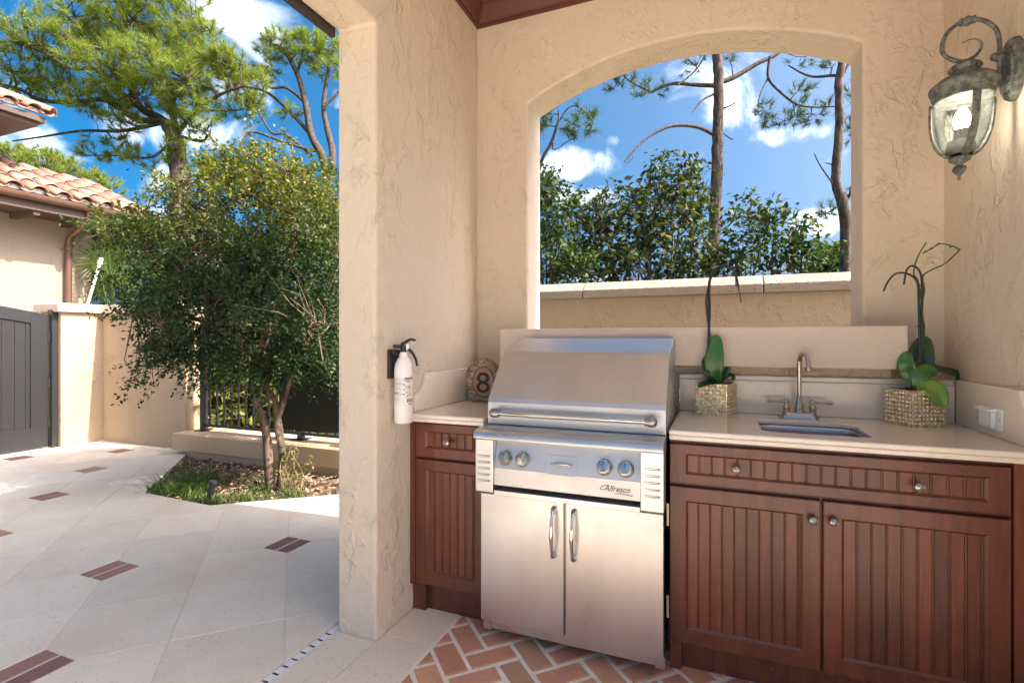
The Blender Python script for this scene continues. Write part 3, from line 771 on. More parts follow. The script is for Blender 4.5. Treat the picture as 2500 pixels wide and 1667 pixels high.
cp = part('control_panel', MB().prism([(-.846, p[0], p[1]) for p in pr], (.589, 0, 0)), M['steel_soft'], gr)
nrm = Vector((0, -.967, -.255)).normalized(); nrm = Vector((0, -(.8615 - .748), -(.030) * -1)); nrm = Vector((0, -.1135, .030)).normalized()
def onpanel(x, z): return Vector((x, 1.918 + .030 * (z - .748) / .1135, z))
M['knobglass'] = M['chrome']
for kx in (-.801, -.724, -.392, -.311):
    p = onpanel(kx, .785); kb = part('control_knob', MB().lathe([(.030, 0), (.031, .004), (.028, .007), (.0265, .022), (.024, .027), (.018, .029), (0, .029)], p, nrm, 26), M['cast'], cp, smooth=40)
    u = Vector((0, .030, .1135)).normalized(); q = p + nrm * .029
    mb = MB(); vs = []
    for s_, hh in ((-.026, .0), (-.022, .006), (0, .010), (.022, .006), (.026, 0)):
        ww = .007 + .004 * abs(s_) / .026
        for xx in (-ww, ww): vs.append(q + u * s_ + Vector((xx, 0, 0)) + nrm * hh)
        for xx in (-ww - .002, ww + .002): vs.append(q + u * s_ + Vector((xx, 0, 0)) - nrm * .004)
    fs = []
    for k in range(4):
        b0, b1 = 4 * k, 4 * k + 4
        fs += [(b0, b1, b1 + 1, b0 + 1), (b0 + 2, b1 + 2, b1, b0), (b0 + 1, b1 + 1, b1 + 3, b0 + 3)]
    mb.add(vs, fs); part('grip_bar', mb, M['chrome'], kb, smooth=30)
    mk = MB().add([q + u * .006 + nrm * .0102 + Vector((-.0008, 0, 0)), q + u * .006 + nrm * .0102 + Vector((.0008, 0, 0)), q + u * .021 + nrm * .0066 + Vector((.0008, 0, 0)), q + u * .021 + nrm * .0066 + Vector((-.0008, 0, 0))], [(0, 1, 2, 3)])
    part('pointer_mark', mk, M['black'], kb)
sd_ = MB(); cs = [onpanel(-.622, .739), onpanel(-.503, .739), onpanel(-.503, .812), onpanel(-.622, .812)]
sd_.prism(cs, nrm * .0035); dw = part('smoker_drawer', sd_, M['steel_soft'], cp, bevel=.001)
c0 = onpanel(-.5625, .777); arcp = [c0 + Vector((-.044 + .088 * k / 12, 0, .003 * math.sin(PI * k / 12))) + nrm * (.004 + .018 * math.sin(PI * k / 12)) for k in range(13)]
part('handle', MB().tube(arcp, [.003 + .0018 * math.sin(PI * k / 12) for k in range(13)], 8), M['chrome'], dw, smooth=50)
part('drip_slot', MB().box(-.846, -.257, 1.955, 1.984, .655, .6715), M['slot_shade'], gr)
part('drip_tray', MB().box(-.846, -.258, 1.910, 1.984, .633, .6545), M['steel'], gr, bevel=.002)
# raised script badge
def text_part(name, body, loc, size, mat, parent, rot=(PI / 2, 0, 0), extrude=.001, shear=0, align='LEFT', sx=1):
    cu = bpy.data.curves.new(name, 'FONT'); cu.body = body; cu.size = size; cu.extrude = extrude; cu.shear = shear; cu.align_x = align; cu.resolution_u = 3
    tmp = bpy.data.objects.new(name + '_c', cu); COL.objects.link(tmp)
    dg = bpy.context.evaluated_depsgraph_get(); me_ = bpy.data.meshes.new_from_object(tmp.evaluated_get(dg)); me_.name = name
    bpy.data.objects.remove(tmp)
    me_.transform(Matrix.Translation(Vector(loc) - wloc(parent)) @ Euler(rot).to_matrix().to_4x4() @ Matrix.Diagonal((sx, 1, 1, 1)))
    return link(name, me_, mat, parent)
pz = onY(1478, 1200, 1.9165)
badge = text_part('badge', 'Alfresco', (-.392, 1.9155, .7005), .031, simple('badge_dark', (.05, .05, .05), .35, .5), cp, shear=.35, sx=.92)
sw = [(-.394, .706), (-.404, .702), (-.407, .709), (-.399, .716), (-.386, .721), (-.374, .723)]
mb = MB().tube([(x, 1.9155, z) for x, z in sw], [.0006, .0012, .0014, .0012, .0012, .0006], 6)
sw = [(-.352, .692), (-.33, .6955), (-.305, .6935), (-.29, .690), (-.283, .696)]
mb.tube([(x, 1.9155, z) for x, z in sw], [.0005, .0011, .0013, .0012, .0006], 6)
part('badge_flourish', mb, badge.data.materials[0], cp, smooth=1)
# lower cabinet
part('cabinet_body', MB().box(GX0 + .010, GX1 - .012, 1.978, 2.55, .062, .619), M['steel_v'], gr)
part('base_rail', MB().box(GX0 + .045, GX1 - .035, 1.966, 1.977, .052, .092), M['steel'], gr)
for x0 in (GX0 + .010, GX1 - .034): part('corner_bracket', MB().box(x0, x0 + .034, 1.962, 1.977, .046, .0925), M['steel'], gr)
for x, y in ((-.86, 2.16), (-.25, 2.16), (-.87, 2.48), (-.23, 2.48)):
    part('caster', MB().lathe([(0, -.012), (.03, -.012), (.031, 0), (.03, .012), (0, .012)], (x, y, .031), (1, 0, 0), 18), M['black'], gr, smooth=40)
for x0, x1, hx in ((GX0, -.5620, -.601), (-.5535, GX1 - .004, -.518)):
    d_ = part('door', MB().box(x0, x1, 1.955, 1.9775, .085, .6225), M['steel_v'], gr, bevel=.003)
    zs = [.405, .410, .425, .45, .48, .5, .52, .55, .575, .59, .595]
    yy = [1.945, 1.935, 1.925, 1.918, 1.914, 1.913, 1.914, 1.918, 1.925, 1.935, 1.945]
    rr = [.009, .0095, .006, .0065, .0085, .009, .0085, .0065, .006, .0095, .009]
    mb = MB().tube([(hx, y_, z_) for y_, z_ in zip(yy, zs)], rr, 12)
    for z_ in (.41, .59): mb.lathe([(.0135, 0), (.0135, .004), (.011, .009), (.007, .022), (0, .024)], (hx, 1.955, z_), (0, -1, 0), 16)
    part('handle', mb, M['chrome'], d_, smooth=50)
# wire bracket on the right flank
mb = MB(); q = [onX(1658, 940, -.15), onX(1658, 1008, -.15)]
for y_ in (2.40,): mb.tube([(-.148, y_, .985), (-.148, y_, 1.05)], .0022, 6)
for z_ in (.987, 1.02): mb.tube([(-.176, 2.405, z_), (-.148, 2.40, z_)], .002, 6)
part('side_bracket', mb, M['chrome'], gr)
# ================================================================== SMALL THINGS
def smoothpath(P, n=6):                    # Catmull-Rom through points
    P = [Vector(p) for p in P]; out = []
    for i in range(len(P) - 1):
        p0, p1, p2, p3 = P[max(i - 1, 0)], P[i], P[i + 1], P[min(i + 2, len(P) - 1)]
        for k in range(n):
            t_ = k / n; out.append(.5 * ((2 * p1) + (p2 - p0) * t_ + (2 * p0 - 5 * p1 + 4 * p2 - p3) * t_ ** 2 + (3 * p1 - p0 - 3 * p2 + p3) * t_ ** 3))
    return out + [P[-1]]
def taper(a, b, n): return [a + (b - a) * k / max(n - 1, 1) for k in range(n)]
# ---- wall lantern
t = MT('verdigris_bronze'); c = t.coord()
t.P(base=t.mix(t.ramp(t.noise(c, 45, 5, .65), [(.38, 0), (.62, 1)]), (.085, .082, .072), (.21, .235, .20)), rough=.55, metal=.35, normal=t.bump(t.noise(c, 160, 4), .0008)); M['bronze'] = t.m
def cl2(x, y): return (2200 + x / 3.41, y / 3.41)
LY = 2.19
lamp = thing('wall_lantern', 'verdigris bronze scroll-arm wall lantern with a lit seeded glass bowl', 'lamp', (.93, LY, 2.17))
p0 = onY(*cl2(480, 1500), LY); p1 = onY(*cl2(533, 530), LY); ax = (p1 - p0).normalized(); LL = (p1 - p0).length
def h(y): return (1500 - y) / 970 * LL
kx_ = .00031
def prof_(L): return [(r_ * kx_, h(y_)) for r_, y_ in L]
part('finial', MB().lathe(prof_([(0, 1502), (14, 1500), (18, 1485), (10, 1470), (22, 1462), (30, 1450)]), p0, ax, 16).lathe(prof_([(30, 1450), (58, 1425), (62, 1410), (52, 1388), (30, 1380), (36, 1370), (48, 1360), (90, 1338), (98, 1325), (92, 1312), (60, 1300), (0, 1298)]), p0, ax, 48, lobes=12, amp=.05), M['bronze'], lamp, smooth=45)
t = MT('seeded_glass'); c = t.coord()
gl = t.node('ShaderNodeBsdfGlossy'); gl.inputs['Roughness'].default_value = .04
tr = t.node('ShaderNodeBsdfTransparent'); tr.inputs['Color'].default_value = (.93, .93, .90, 1)
fr_ = t.node('ShaderNodeFresnel'); fr_.inputs['IOR'].default_value = 1.45
bub = t.ramp(t.vor(c, 210), [(.16, 1), (.24, 0)])
bgate = t.ramp(t.noise(c, 40, 2), [(.45, 0), (.6, 1)])
dif = t.node('ShaderNodeBsdfTranslucent'); dif.inputs['Color'].default_value = (.9, .9, .88, 1)
bmp_ = t.bump(t.noise(c, 90, 3), .0015); t.l.new(bmp_, gl.inputs['Normal']); t.l.new(bmp_, fr_.inputs['Normal'])
m1 = t.node('ShaderNodeMixShader'); t.l.new(t.math('MULTIPLY', fr_.outputs[0], 1.3, clamp=True), m1.inputs[0]); t.l.new(tr.outputs[0], m1.inputs[1]); t.l.new(gl.outputs[0], m1.inputs[2])
m2 = t.node('ShaderNodeMixShader'); t.l.new(t.math('ADD', t.math('MULTIPLY', t.math('MULTIPLY', bub, bgate), .45), .0), m2.inputs[0]); t.l.new(m1.outputs[0], m2.inputs[1]); t.l.new(dif.outputs[0], m2.inputs[2])
t.l.new(m2.outputs[0], t.out.inputs['Surface']); M['glass'] = t.m
gprof = [(60, 1300), (105, 1285), (150, 1250), (190, 1200), (222, 1130), (240, 1050), (248, 960), (250, 900), (250, 835)]
part('glass_bowl', MB().lathe(prof_(gprof), p0, ax, 40), M['glass'], lamp, smooth=1)
u_ = ax.orthogonal().normalized(); w_ = ax.cross(u_)
cap = part('cap', MB().lathe(prof_([(0, 838), (252, 838), (262, 832), (262, 800), (282, 790), (282, 765), (300, 745), (306, 728), (306, 712), (298, 700), (275, 690), (235, 660), (180, 640), (135, 630), (118, 612), (116, 596), (0, 596)]), p0, ax, 48), M['bronze'], lamp, smooth=35)
part('crown', MB().lathe(prof_([(116, 598), (128, 590), (142, 575), (142, 560), (120, 545), (70, 530), (40, 520), (0, 518)]), p0, ax, 64, lobes=16, amp=.045), M['bronze'], cap, smooth=60)
cv = Vector((0, 0, EYE)) - (p0 + ax * h(1000)); cv -= ax * cv.dot(ax); cv.normalize(); cs_ = ax.cross(cv)
for ang in (-1.62, .42, 2.0, 3.6):
    mb = MB(); d_ = cv * math.cos(ang) + cs_ * math.sin(ang)
    pts = [p0 + ax * hh + d_ * (rr_ + .004) for rr_, hh in prof_(gprof)]
    side = d_.cross(ax).normalized(); vs = []
    for p in pts:
        for s_, o_ in ((-.0085, 0), (-.005, .006), (.005, .006), (.0085, 0)): vs.append(p + side * s_ + d_ * o_)
    mb.add(vs, [(4 * k + q, 4 * k + q + 1, 4 * k + 5 + q, 4 * k + 4 + q) for k in range(len(pts) - 1) for q in range(3)])
    o = part('glass_rib', mb, M['bronze'], lamp, smooth=30); sd = o.modifiers.new('s', 'SOLIDIFY'); sd.thickness = .004; sd.offset = -1
t = MT('lit_bulb'); t.P(base=(.9, .88, .8), rough=.3, emc=(1.0, .93, .80), ems=8.0); M['bulb'] = t.m
q0 = p0 + ax * h(1130)
sock = part('candle_sleeve', MB().lathe([(0, h(1290)), (.035, h(1290)), (.042, h(1240)), (.036, h(1180)), (.02, h(1165)), (.02, h(1080)), (0, h(1080))], p0, ax, 18), simple('socket_dark', (.09, .08, .07), .5), lamp, smooth=40)
part('bulb', MB().lathe([(0, h(1085)), (.014, h(1080)), (.024, h(1030)), (.024, h(985)), (.016, h(930)), (.006, h(895)), (0, h(885))], p0, ax, 18), M['bulb'], lamp, smooth=1)
arm = [(822, 690), (820, 480), (818, 340), (785, 240), (700, 178), (600, 162), (500, 188), (420, 240), (362, 318), (340, 400), (355, 455), (405, 492), (475, 512), (545, 508), (610, 472), (655, 420), (670, 378), (655, 343), (615, 328), (565, 335), (497, 365)]
ap = smoothpath([onY(*cl2(*p), LY) for p in arm], 5)
n_ = len(ap); rr = [.0068 if k < n_ * .55 else .0068 * (1 - (k - n_ * .55) / (n_ * .47)) + .0008 for k in range(n_)]
sa = part('scroll_arm', MB().tube(ap, rr, 10), M['bronze'], lamp, smooth=60)
kk = onY(*cl2(553, 178), LY); tg = (onY(*cl2(600, 162), LY) - onY(*cl2(500, 188), LY)).normalized()
part('arm_knuckle', MB().lathe([(.008, -.022), (.013, -.02), (.013, -.015), (.010, -.013), (.0165, 0), (.010, .013), (.013, .015), (.013, .02), (.008, .022)], kk, tg, 30, lobes=8, amp=.07), M['bronze'], sa, smooth=60)
# oval back plate with a gadrooned rim, standing on the wall
mb = MB(); PY, PZ, A_, B_ = 2.195, 2.172, .062, .105; seg = 56; vs = []
for k_, (f_, d_) in enumerate([(1.0, 0.0), (1.0, .010), (.94, .020), (.80, .024), (.72, .022), (.68, .030), (.0, .034)]):
    for s_ in range(seg):
        a = 2 * PI * s_ / seg; bump_ = .0022 * math.cos(28 * a) if k_ in (2, 3) else 0
        vs.append((.9295 - d_ - bump_, PY + A_ * f_ * math.cos(a), PZ + B_ * f_ * math.sin(a)))
mb.add(vs, [(L * seg + i, L * seg + (i + 1) % seg, (L + 1) * seg + (i + 1) % seg, (L + 1) * seg + i) for L in range(6) for i in range(seg)])
bp = part('back_plate', mb, M['bronze'], lamp, smooth=35)
armx = onY(*cl2(818, 470), LY)
part('boss', MB().tube([(.90, PY, armx.z), (armx.x - .014, LY, armx.z)], [.011, .011], 12).sphere((armx.x - .012, LY, armx.z), .013).lathe([(.013, 0), (.015, .004), (.013, .008)], (.885, PY, armx.z), (-1, 0, 0), 14), M['bronze'], bp, smooth=50)
part('screw', MB().sphere((.8985, 2.165, 2.135), .007, 10, 6), M['bronze'], bp, smooth=1)

# ---- fire extinguisher
M['whitepaint'] = simple('white_enamel', (.80, .78, .73), .28, var=.03)
EX = -1.277; ey = onX(985, 1000, EX).y
ex = thing('fire_extinguisher', 'white fire extinguisher hung on the stucco pier', 'fire extinguisher', (-1.332, ey, .91))
R_ = .0405
body = part('cylinder', MB().lathe([(0, .906), (R_ - .004, .906), (R_, .911), (R_, 1.135), (R_ * .97, 1.152), (R_ * .85, 1.17), (R_ * .62, 1.187), (R_ * .45, 1.195), (R_ * .45, 1.205), (R_ * .38, 1.207), (R_ * .38, 1.216), (0, 1.216)], (EX, ey, 0), seg=36), M['whitepaint'], ex, smooth=40)
M['blackplastic'] = simple('black_plastic', (.02, .021, .023), .38)
part('bracket', MB().box(-1.332, -1.318, ey - .045, ey + .03, 1.10, 1.228).box(-1.318, -1.296, ey - .034, ey + .012, 1.205, 1.226), M['blackplastic'], ex, bevel=.004)
# the valve faces the camera's side of the room
fdir = Vector((.62, .62, 0)).normalized(); org = Vector((EX, ey, 0))
hd_ = part('valve_head', MB().tube([org + Vector((0, 0, 1.212)), org + Vector((0, 0, 1.248))], [.015, .013], 14).tube([org + Vector((-.01, -.055, 1.2415)), org + Vector((0, .01, 1.2415))], .0085, 10), M['blackplastic'], ex, smooth=40)
lev = smoothpath([org + Vector((0, -.012, 1.25)), org + Vector((.008, .012, 1.262)), org + Vector((.015, .035, 1.272)), org + Vector((.02, .062, 1.268))], 5)
part('lever', MB().tube(lev, taper(.008, .0055, len(lev)), 8), M['blackplastic'], hd_, smooth=50)
lev = smoothpath([org + Vector((.006, .018, 1.232)), org + Vector((.014, .045, 1.215)), org + Vector((.02, .066, 1.185)), org + Vector((.022, .076, 1.152))], 5)
part('carry_handle', MB().tube(lev, taper(.007, .0055, len(lev)), 8), M['blackplastic'], hd_, smooth=50)
gd = (Vector((0, 0, 1.24)) - Vector((EX, ey, 1.24))); gd.normalize(); gc_ = org + Vector((0, .018, 1.238)) + gd * .014
gg = part('gauge', MB().lathe([(0, 0), (.0155, 0), (.0155, .008), (.0135, .010), (.0125, .008)], gc_, gd, 24), M['chrome'], hd_, smooth=40)
part('gauge_face', MB().lathe([(.0128, .0078), (0, .0082)], gc_, gd, 20), simple('gauge_face', (.72, .70, .66), .3), gg)
part('pull_tab', MB().box(EX + .012, EX + .016, ey + .04, ey + .066, 1.245, 1.262), simple('pale_tab', (.66, .60, .46), .5), hd_, bevel=.002)
# printed label wrapped on the cylinder: drawn as flat print
M['ink'] = simple('print_black', (.03, .03, .032), .5); M['redink'] = simple('print_red', (.5, .07, .05), .5); M['greyink'] = simple('print_grey', (.42, .41, .40), .5)
va = math.atan2(-ey, -EX)                 # direction towards the camera
def wrap(mb, a0, a1, z0, z1, rr_=R_ + .0006, n=6):
    vs = []
    for k in range(n + 1):
        a = va + a0 + (a1 - a0) * k / n
        for z in (z0, z1): vs.append((EX + rr_ * math.cos(a), ey + rr_ * math.sin(a), z))
    mb.add(vs, [(2 * k, 2 * k + 2, 2 * k + 3, 2 * k + 1) for k in range(n)])
lab = MB(); wrap(lab, -1.35, 1.30, .985, 1.108, R_ + .0004, 24)
lb = part('label', lab, simple('label_paper', (.74, .72, .68), .45, var=.02), body)
ink = MB(); red = MB(); gry = MB(); rr2 = R_ + .0009
wrap(ink, .14, 1.28, 1.0985, 1.1065, rr2, 8)
for z in (1.098, 1.077, 1.056, 1.037): wrap(ink, .0, .11, z - .0048, z + .001, rr2, 2)
for z in (1.0785, 1.0335): wrap(ink, -1.3, .1, z, z + .0018, rr2, 10)
rnd = random.Random(3)
for z in [1.102 - .0032 * k for k in range(34)]:
    if any(abs(z - q) < .003 for q in (1.0785, 1.0335)): continue
    if rnd.random() < .85: wrap(gry, -1.3, -1.3 + rnd.uniform(.8, 1.25), z, z + .0011, rr2, 6)
    if z < 1.096 and z > 1.016 and rnd.random() < .7: wrap(gry if rnd.random() < .6 else ink, .18, .18 + rnd.uniform(.35, .85), z, z + .0012, rr2, 5)
for a, z in ((.55, 1.064), (.6, 1.056), (.35, 1.026), (.7, 1.03)): wrap(red, a, a + .22, z, z + .004, rr2, 3)
wrap(red, -1.25, -.55, 1.038, 1.042, rr2, 5)
for a in (.38, .80):
    wrap(ink, a, a + .32, .999, 1.0135, rr2, 3); wrap(gry, a + .07, a + .24, 1.002, 1.011, rr2 + .0003, 3)
wrap(ink, .55, 1.0, .9885, .993, rr2, 4)
part('print', ink, M['ink'], lb); part('print', gry, M['greyink'], lb); part('print', red, M['redink'], lb)
inv = MB()                                 # heading: reversed lettering on the black bar
tx = text_part('heading', 'INSTRUCTIONS', (0, 0, 0), .0068, M['whitepaint'], lb, rot=(0, 0, 0), extrude=0)
for v_ in tx.data.vertices:                # wrap the flat letters round the cylinder
    q = v_.co + wloc(lb); a = va + .2 + q.x / R_; z = 1.1 + q.y
    v_.co = Vector((EX + (R_ + .0013) * math.cos(a), ey + (R_ + .0013) * math.sin(a), z)) - wloc(lb)

# ---- number stone
def c9(x, y): return (920 + x / 5.226, 800 + y / 5.226)
SY = 2.525
t = MT('layered_fieldstone'); c = t.coord((1, 1, 1))
lay = t.noise(t.coord((14, 14, 30)), 1.6, 6, .65, 1.5)
t.P(base=t.ramp(lay, [(.36, (.10, .06, .04)), (.44, (.36, .25, .16)), (.50, (.16, .095, .06)), (.57, (.58, .49, .39)), (.66, (.24, .15, .09))]), rough=.8, normal=t.bump(t.noise(c, 50, 5, .7), .008)); M['fieldstone'] = t.m
ns = thing('number_stone', 'rough brown stone carved with the number 8 on the worktop beside the grill', 'ornament', (-1.16, SY, .93))
outl = [(1230, 932), (1215, 880), (1185, 800), (1160, 720), (1150, 630), (1165, 540), (1205, 475), (1250, 445), (1300, 402), (1345, 388), (1400, 395), (1450, 422), (1500, 450), (1535, 500), (1555, 570), (1560, 650), (1545, 740), (1520, 830), (1490, 900), (1480, 932)]
rs = random.Random(5); ring0 = []; P_ = [onY(*c9(*p), SY) for p in outl]
cen = sum(P_, Vector()) / len(P_); vs = []; n_ = len(P_)
layers = [(.93, -.028), (1.0, -.018), (1.03, .0), (1.0, .022), (.90, .034)]
for sc_, dy in layers:
    for p in P_:
        q = cen + (p - cen) * sc_ * (1 + rs.uniform(-.025, .025)); vs.append((q.x, SY + dy + rs.uniform(-.003, .003), max(q.z, .931)))
fs = [(L * n_ + i, (L + 1) * n_ + i, (L + 1) * n_ + (i + 1) % n_, L * n_ + (i + 1) % n_) for L in range(len(layers) - 1) for i in range(n_)]
fs += [tuple(range(n_)), tuple((len(layers) - 1) * n_ + i for i in range(n_))[::-1]]
part('stone', MB().add(vs, fs), M['fieldstone'], ns)
oc = onY(*c9(1360, 690), SY - .03); 
def oval(mb, rx, rz, y, n=40, dy=.002): mb.prism([(oc.x + rx * math.cos(2 * PI * k / n), y, oc.z + rz * math.sin(2 * PI * k / n)) for k in range(n)], (0, dy, 0)); return mb
M['carve'] = simple('dark_carving', (.035, .03, .028), .7, bump=.002)
part('oval_border', oval(MB(), .066, .082, SY - .0315), M['carve'], ns)
part('oval_face', oval(MB(), .0615, .0775, SY - .0335), simple('sanded_stone', (.33, .22, .145), .75, bump=.002, bscale=120), ns)
text_part('numeral', '8', (oc.x, SY - .0345, oc.z - .058), .160, M['carve'], ns, extrude=.002, align='CENTER', sx=1.12)

# ---- potted orchids
t = MT('mercury_glass'); c = t.coord()
mo = t.ramp(t.noise(c, 60, 5, .7), [(.42, 0), (.58, 1)])
t.P(base=t.mix(mo, (.88, .80, .60), (.60, .52, .34)), metal=.9, rough=t.math('ADD', t.math('MULTIPLY', mo, .2), .16), ); M['mercury'] = t.m
M['bark'] = simple('orchid_bark', (.13, .065, .04), .9, var=.5, scale=60, bump=.01, bscale=70)
def leaf_green(name, c1, c2, rough=.32):
    t = MT(name); c = t.coord(kind='obj'); g_ = t.noise(t.coord(), 25, 3)
    t.P(base=t.mix(g_, c1, c2), rough=rough, coat=.15, coatr=.2)
    return t.m
M['leaf_d'] = leaf_green('orchid_leaf_dark', (.018, .065, .022), (.03, .09, .03)); M['leaf_m'] = leaf_green('orchid_leaf_mid', (.035, .13, .025), (.05, .17, .035)); M['leaf_l'] = leaf_green('orchid_leaf_bright', (.10, .24, .02), (.16, .30, .03))
M['stake'] = simple('dark_stake', (.02, .028, .03), .45); M['stem'] = simple('orchid_stem', (.07, .12, .03), .5)
def pot(root, cx_, cy_, rot, half, z0, z1):
    ca, sa_ = math.cos(rot), math.sin(rot)
    def W_(x, y, z): return (cx_ + ca * x - sa_ * y, cy_ + sa_ * x + ca * y, z)
    mb = MB(); th = .008
    O = rrect(-half, half, -half, half, .004, 2); I = rrect(-half + th, half - th, -half + th, half - th, .004, 2); n = len(O)
    vs = [W_(x, y, z0) for x, y in O] + [W_(x, y, z1) for x, y in O] + [W_(x, y, z1) for x, y in I] + [W_(x, y, z1 - .02) for x, y in I]
    fs = [(L * n + i, L * n + (i + 1) % n, (L + 1) * n + (i + 1) % n, (L + 1) * n + i) for L in range(3) for i in range(n)] + [tuple(range(n))[::-1]]
    p = part('pot', mb.add(vs, fs), M['mercury'], root)
    bd = MB(); m_ = 8; st = 2 * (half - .006) / m_
    for side in range(4):
        cr, sr = math.cos(side * PI / 2), math.sin(side * PI / 2)
        for i in range(m_):
            for j in range(8):
                x = -half + .006 + (i + .5) * st; z = z0 + .013 + j * (z1 - z0 - .026) / 7; rb = st * .44
                ring1 = [(x + rb * math.cos(2 * PI * k / 6), -half - .0002, z + rb * math.sin(2 * PI * k / 6)) for k in range(6)]
                ring2 = [(x + rb * .6 * math.cos(2 * PI * k / 6), -half - .0042, z + rb * .6 * math.sin(2 * PI * k / 6)) for k in range(6)]
                pts = ring1 + ring2 + [(x, -half - .0056, z)]
                bd.add([W_(cr * a - sr * b, sr * a + cr * b, zz) for a, b, zz in pts], [(k, (k + 1) % 6, 6 + (k + 1) % 6, 6 + k) for k in range(6)] + [(6 + k, 6 + (k + 1) % 6, 12) for k in range(6)])
    b = part('bead_relief', bd, M['mercury'], p, smooth=1); b['kind'] = 'stuff'
    mb = MB(); I2 = [(x * .93, y * .93) for x, y in [(-half, -half), (half, -half), (half, half), (-half, half)]]
    rs_ = random.Random(int(cx_ * 1000)); g = 8; vs = []
    for iy in range(g + 1):
        for ix in range(g + 1): vs.append(W_((-1 + 2 * ix / g) * half * .90, (-1 + 2 * iy / g) * half * .90, z1 - .012 + rs_.uniform(0, .016)))
    part('potting_bark', mb.add(vs, [(iy * (g + 1) + ix, iy * (g + 1) + ix + 1, (iy + 1) * (g + 1) + ix + 1, (iy + 1) * (g + 1) + ix) for iy in range(g) for ix in range(g)]), M['bark'], root)
def blade(root, pts, wid, mat, out=None, cup=.18, nm='leaf'):
    """strap leaf along a centre line; wid = half width in metres; out = direction the upper side faces"""
    C_ = smoothpath(pts, 6); n = len(C_); vs = []; m_ = 7
    for i, p in enumerate(C_):
        s_ = i / (n - 1); wv = wid * (max(0.0, math.sin(PI * min(1, s_ * .93 + .07))) ** .55) * (.55 + .45 * min(1, s_ * 3))
        if i == n - 1: wv = wid * .05
        tg_ = (C_[min(i + 1, n - 1)] - C_[max(i - 1, 0)]).normalized(); o_ = out if out is not None else Vector((0, -1, .3))
        side = tg_.cross(o_).normalized(); nn = side.cross(tg_).normalized()
        for k in range(m_):
            q = -1 + 2 * k / (m_ - 1); vs.append(p + side * (q * wv) + nn * (cup * wv * (abs(q) ** 1.5) + (.0015 if k == m_ // 2 else 0) * -1))
    mb = MB().add(vs, [(i * m_ + k, i * m_ + k + 1, (i + 1) * m_ + k + 1, (i + 1) * m_ + k) for i in range(n - 1) for k in range(m_ - 1)])
    o = part(nm, mb, mat, root, smooth=1); sd = o.modifiers.new('s', 'SOLIDIFY'); sd.thickness = .002
    return o
tocam = lambda p: (Vector((0, 0, EYE)) - p).normalized()
o1 = thing('potted_orchid', 'orchid with bent dark stakes in a gold pot between grill and faucet', 'plant', (.002, 2.493, .93), 'orchids in gold pots')
pot(o1, .002, 2.493, math.radians(-18), .0705, .9305, 1.074)
D1 = 2.313
def a1(x, y, d=0): return onD(1680 + x / 3.409, 620 + y / 3.409, D1 + d)
vw = tocam(Vector((.002, 2.493, 1.1)))
blade(o1, [a1(232, 1085), a1(215, 960, -.01), a1(222, 800, -.01), a1(238, 672, .005)], .040, M['leaf_m'], vw)
blade(o1, [a1(262, 1085, .02), a1(288, 970, .03), a1(305, 870, .035), a1(300, 782, .04)], .030, M['leaf_d'], vw)
blade(o1, [a1(200, 1085, .02), a1(165, 980, .03), a1(150, 900, .03), a1(165, 840, .03)], .022, M['leaf_d'], vw)
blade(o1, [a1(225, 1085, -.02), a1(200, 1030, -.04), a1(175, 1005, -.06), a1(150, 1000, -.1)], .028, M['leaf_m'], Vector((.5, .2, 1)))
blade(o1, [a1(235, 1085, -.02), a1(190, 1072, -.05), a1(130, 1085, -.08), a1(88, 1110, -.1)], .022, M['leaf_d'], Vector((0, -.5, 1)))
blade(o1, [a1(262, 1080, 0), a1(310, 1015, .02), a1(360, 1010, .03), a1(385, 1050, .03)], .018, M['leaf_d'], Vector((0, -.6, 1)))
for k, (px_, rad_, mt) in enumerate(((
    [(168, 1075), (166, 800), (170, 620), (158, 500), (150, 390), (165, 290), (182, 200), (225, 125), (290, 95), (350, 110), (395, 165), (415, 235), (420, 290)], .0052, 'stake'), (
    [(180, 1075), (178, 800), (176, 620), (182, 450), (178, 300), (190, 200), (240, 120), (310, 92), (370, 125), (395, 190), (398, 270)], .0052, 'stake'), (
    [(172, 1075), (172, 700), (168, 500), (172, 300), (196, 180), (250, 110), (300, 100), (360, 130), (405, 200), (412, 270), (430, 320), (440, 405)], .0042, 'stake'), (
    [(245, 1080), (235, 950), (205, 780), (180, 640)], .003, 'stem'))):
    pts = smoothpath([a1(x, y, .004 * k) for x, y in px_], 5)
    part('stem', MB().tube(pts, taper(rad_, rad_ * .6, len(pts)), 7), M[mt], o1, smooth=1)
for x0, y0, x1, y1 in ((60, 225, 165, 272), (190, 288, 350, 258)):
    part('dry_root', MB().tube([a1(x0, y0), a1((x0 + x1) / 2, (y0 + y1) / 2 - 3), a1(x1, y1)], .0009, 5), simple('dry_root', (.35, .27, .2), .8), o1)
o2 = thing('potted_orchid', 'orchid with broad glossy leaves in a gold pot by the outlet wall', 'plant', (.743, 2.50, .93), 'orchids in gold pots')
pot(o2, .743, 2.500, math.radians(26), .0705, .9305, 1.072)
D2 = 2.044
def a2(x, y, d=0): return onD(2100 + x / 3.135, 580 + y / 3.135, D2 + d)
vw = tocam(Vector((.743, 2.5, 1.1)))
blade(o2, [a2(430, 1140, .01), a2(450, 1020, .02), a2(468, 880, .025), a2(495, 752, .045)], .046, M['leaf_d'], vw)
blade(o2, [a2(405, 1140), a2(372, 1050, .01), a2(350, 960, .01), a2(365, 870, .02)], .032, M['leaf_m'], vw + Vector((-.3, 0, 0)))
blade(o2, [a2(425, 1140, -.01), a2(470, 1040, -.005), a2(545, 1000, .01), a2(640, 1020, .03), a2(740, 1050, .04), a2(790, 1128, .03)], .032, M['leaf_d'], Vector((-.15, -.75, .8)))
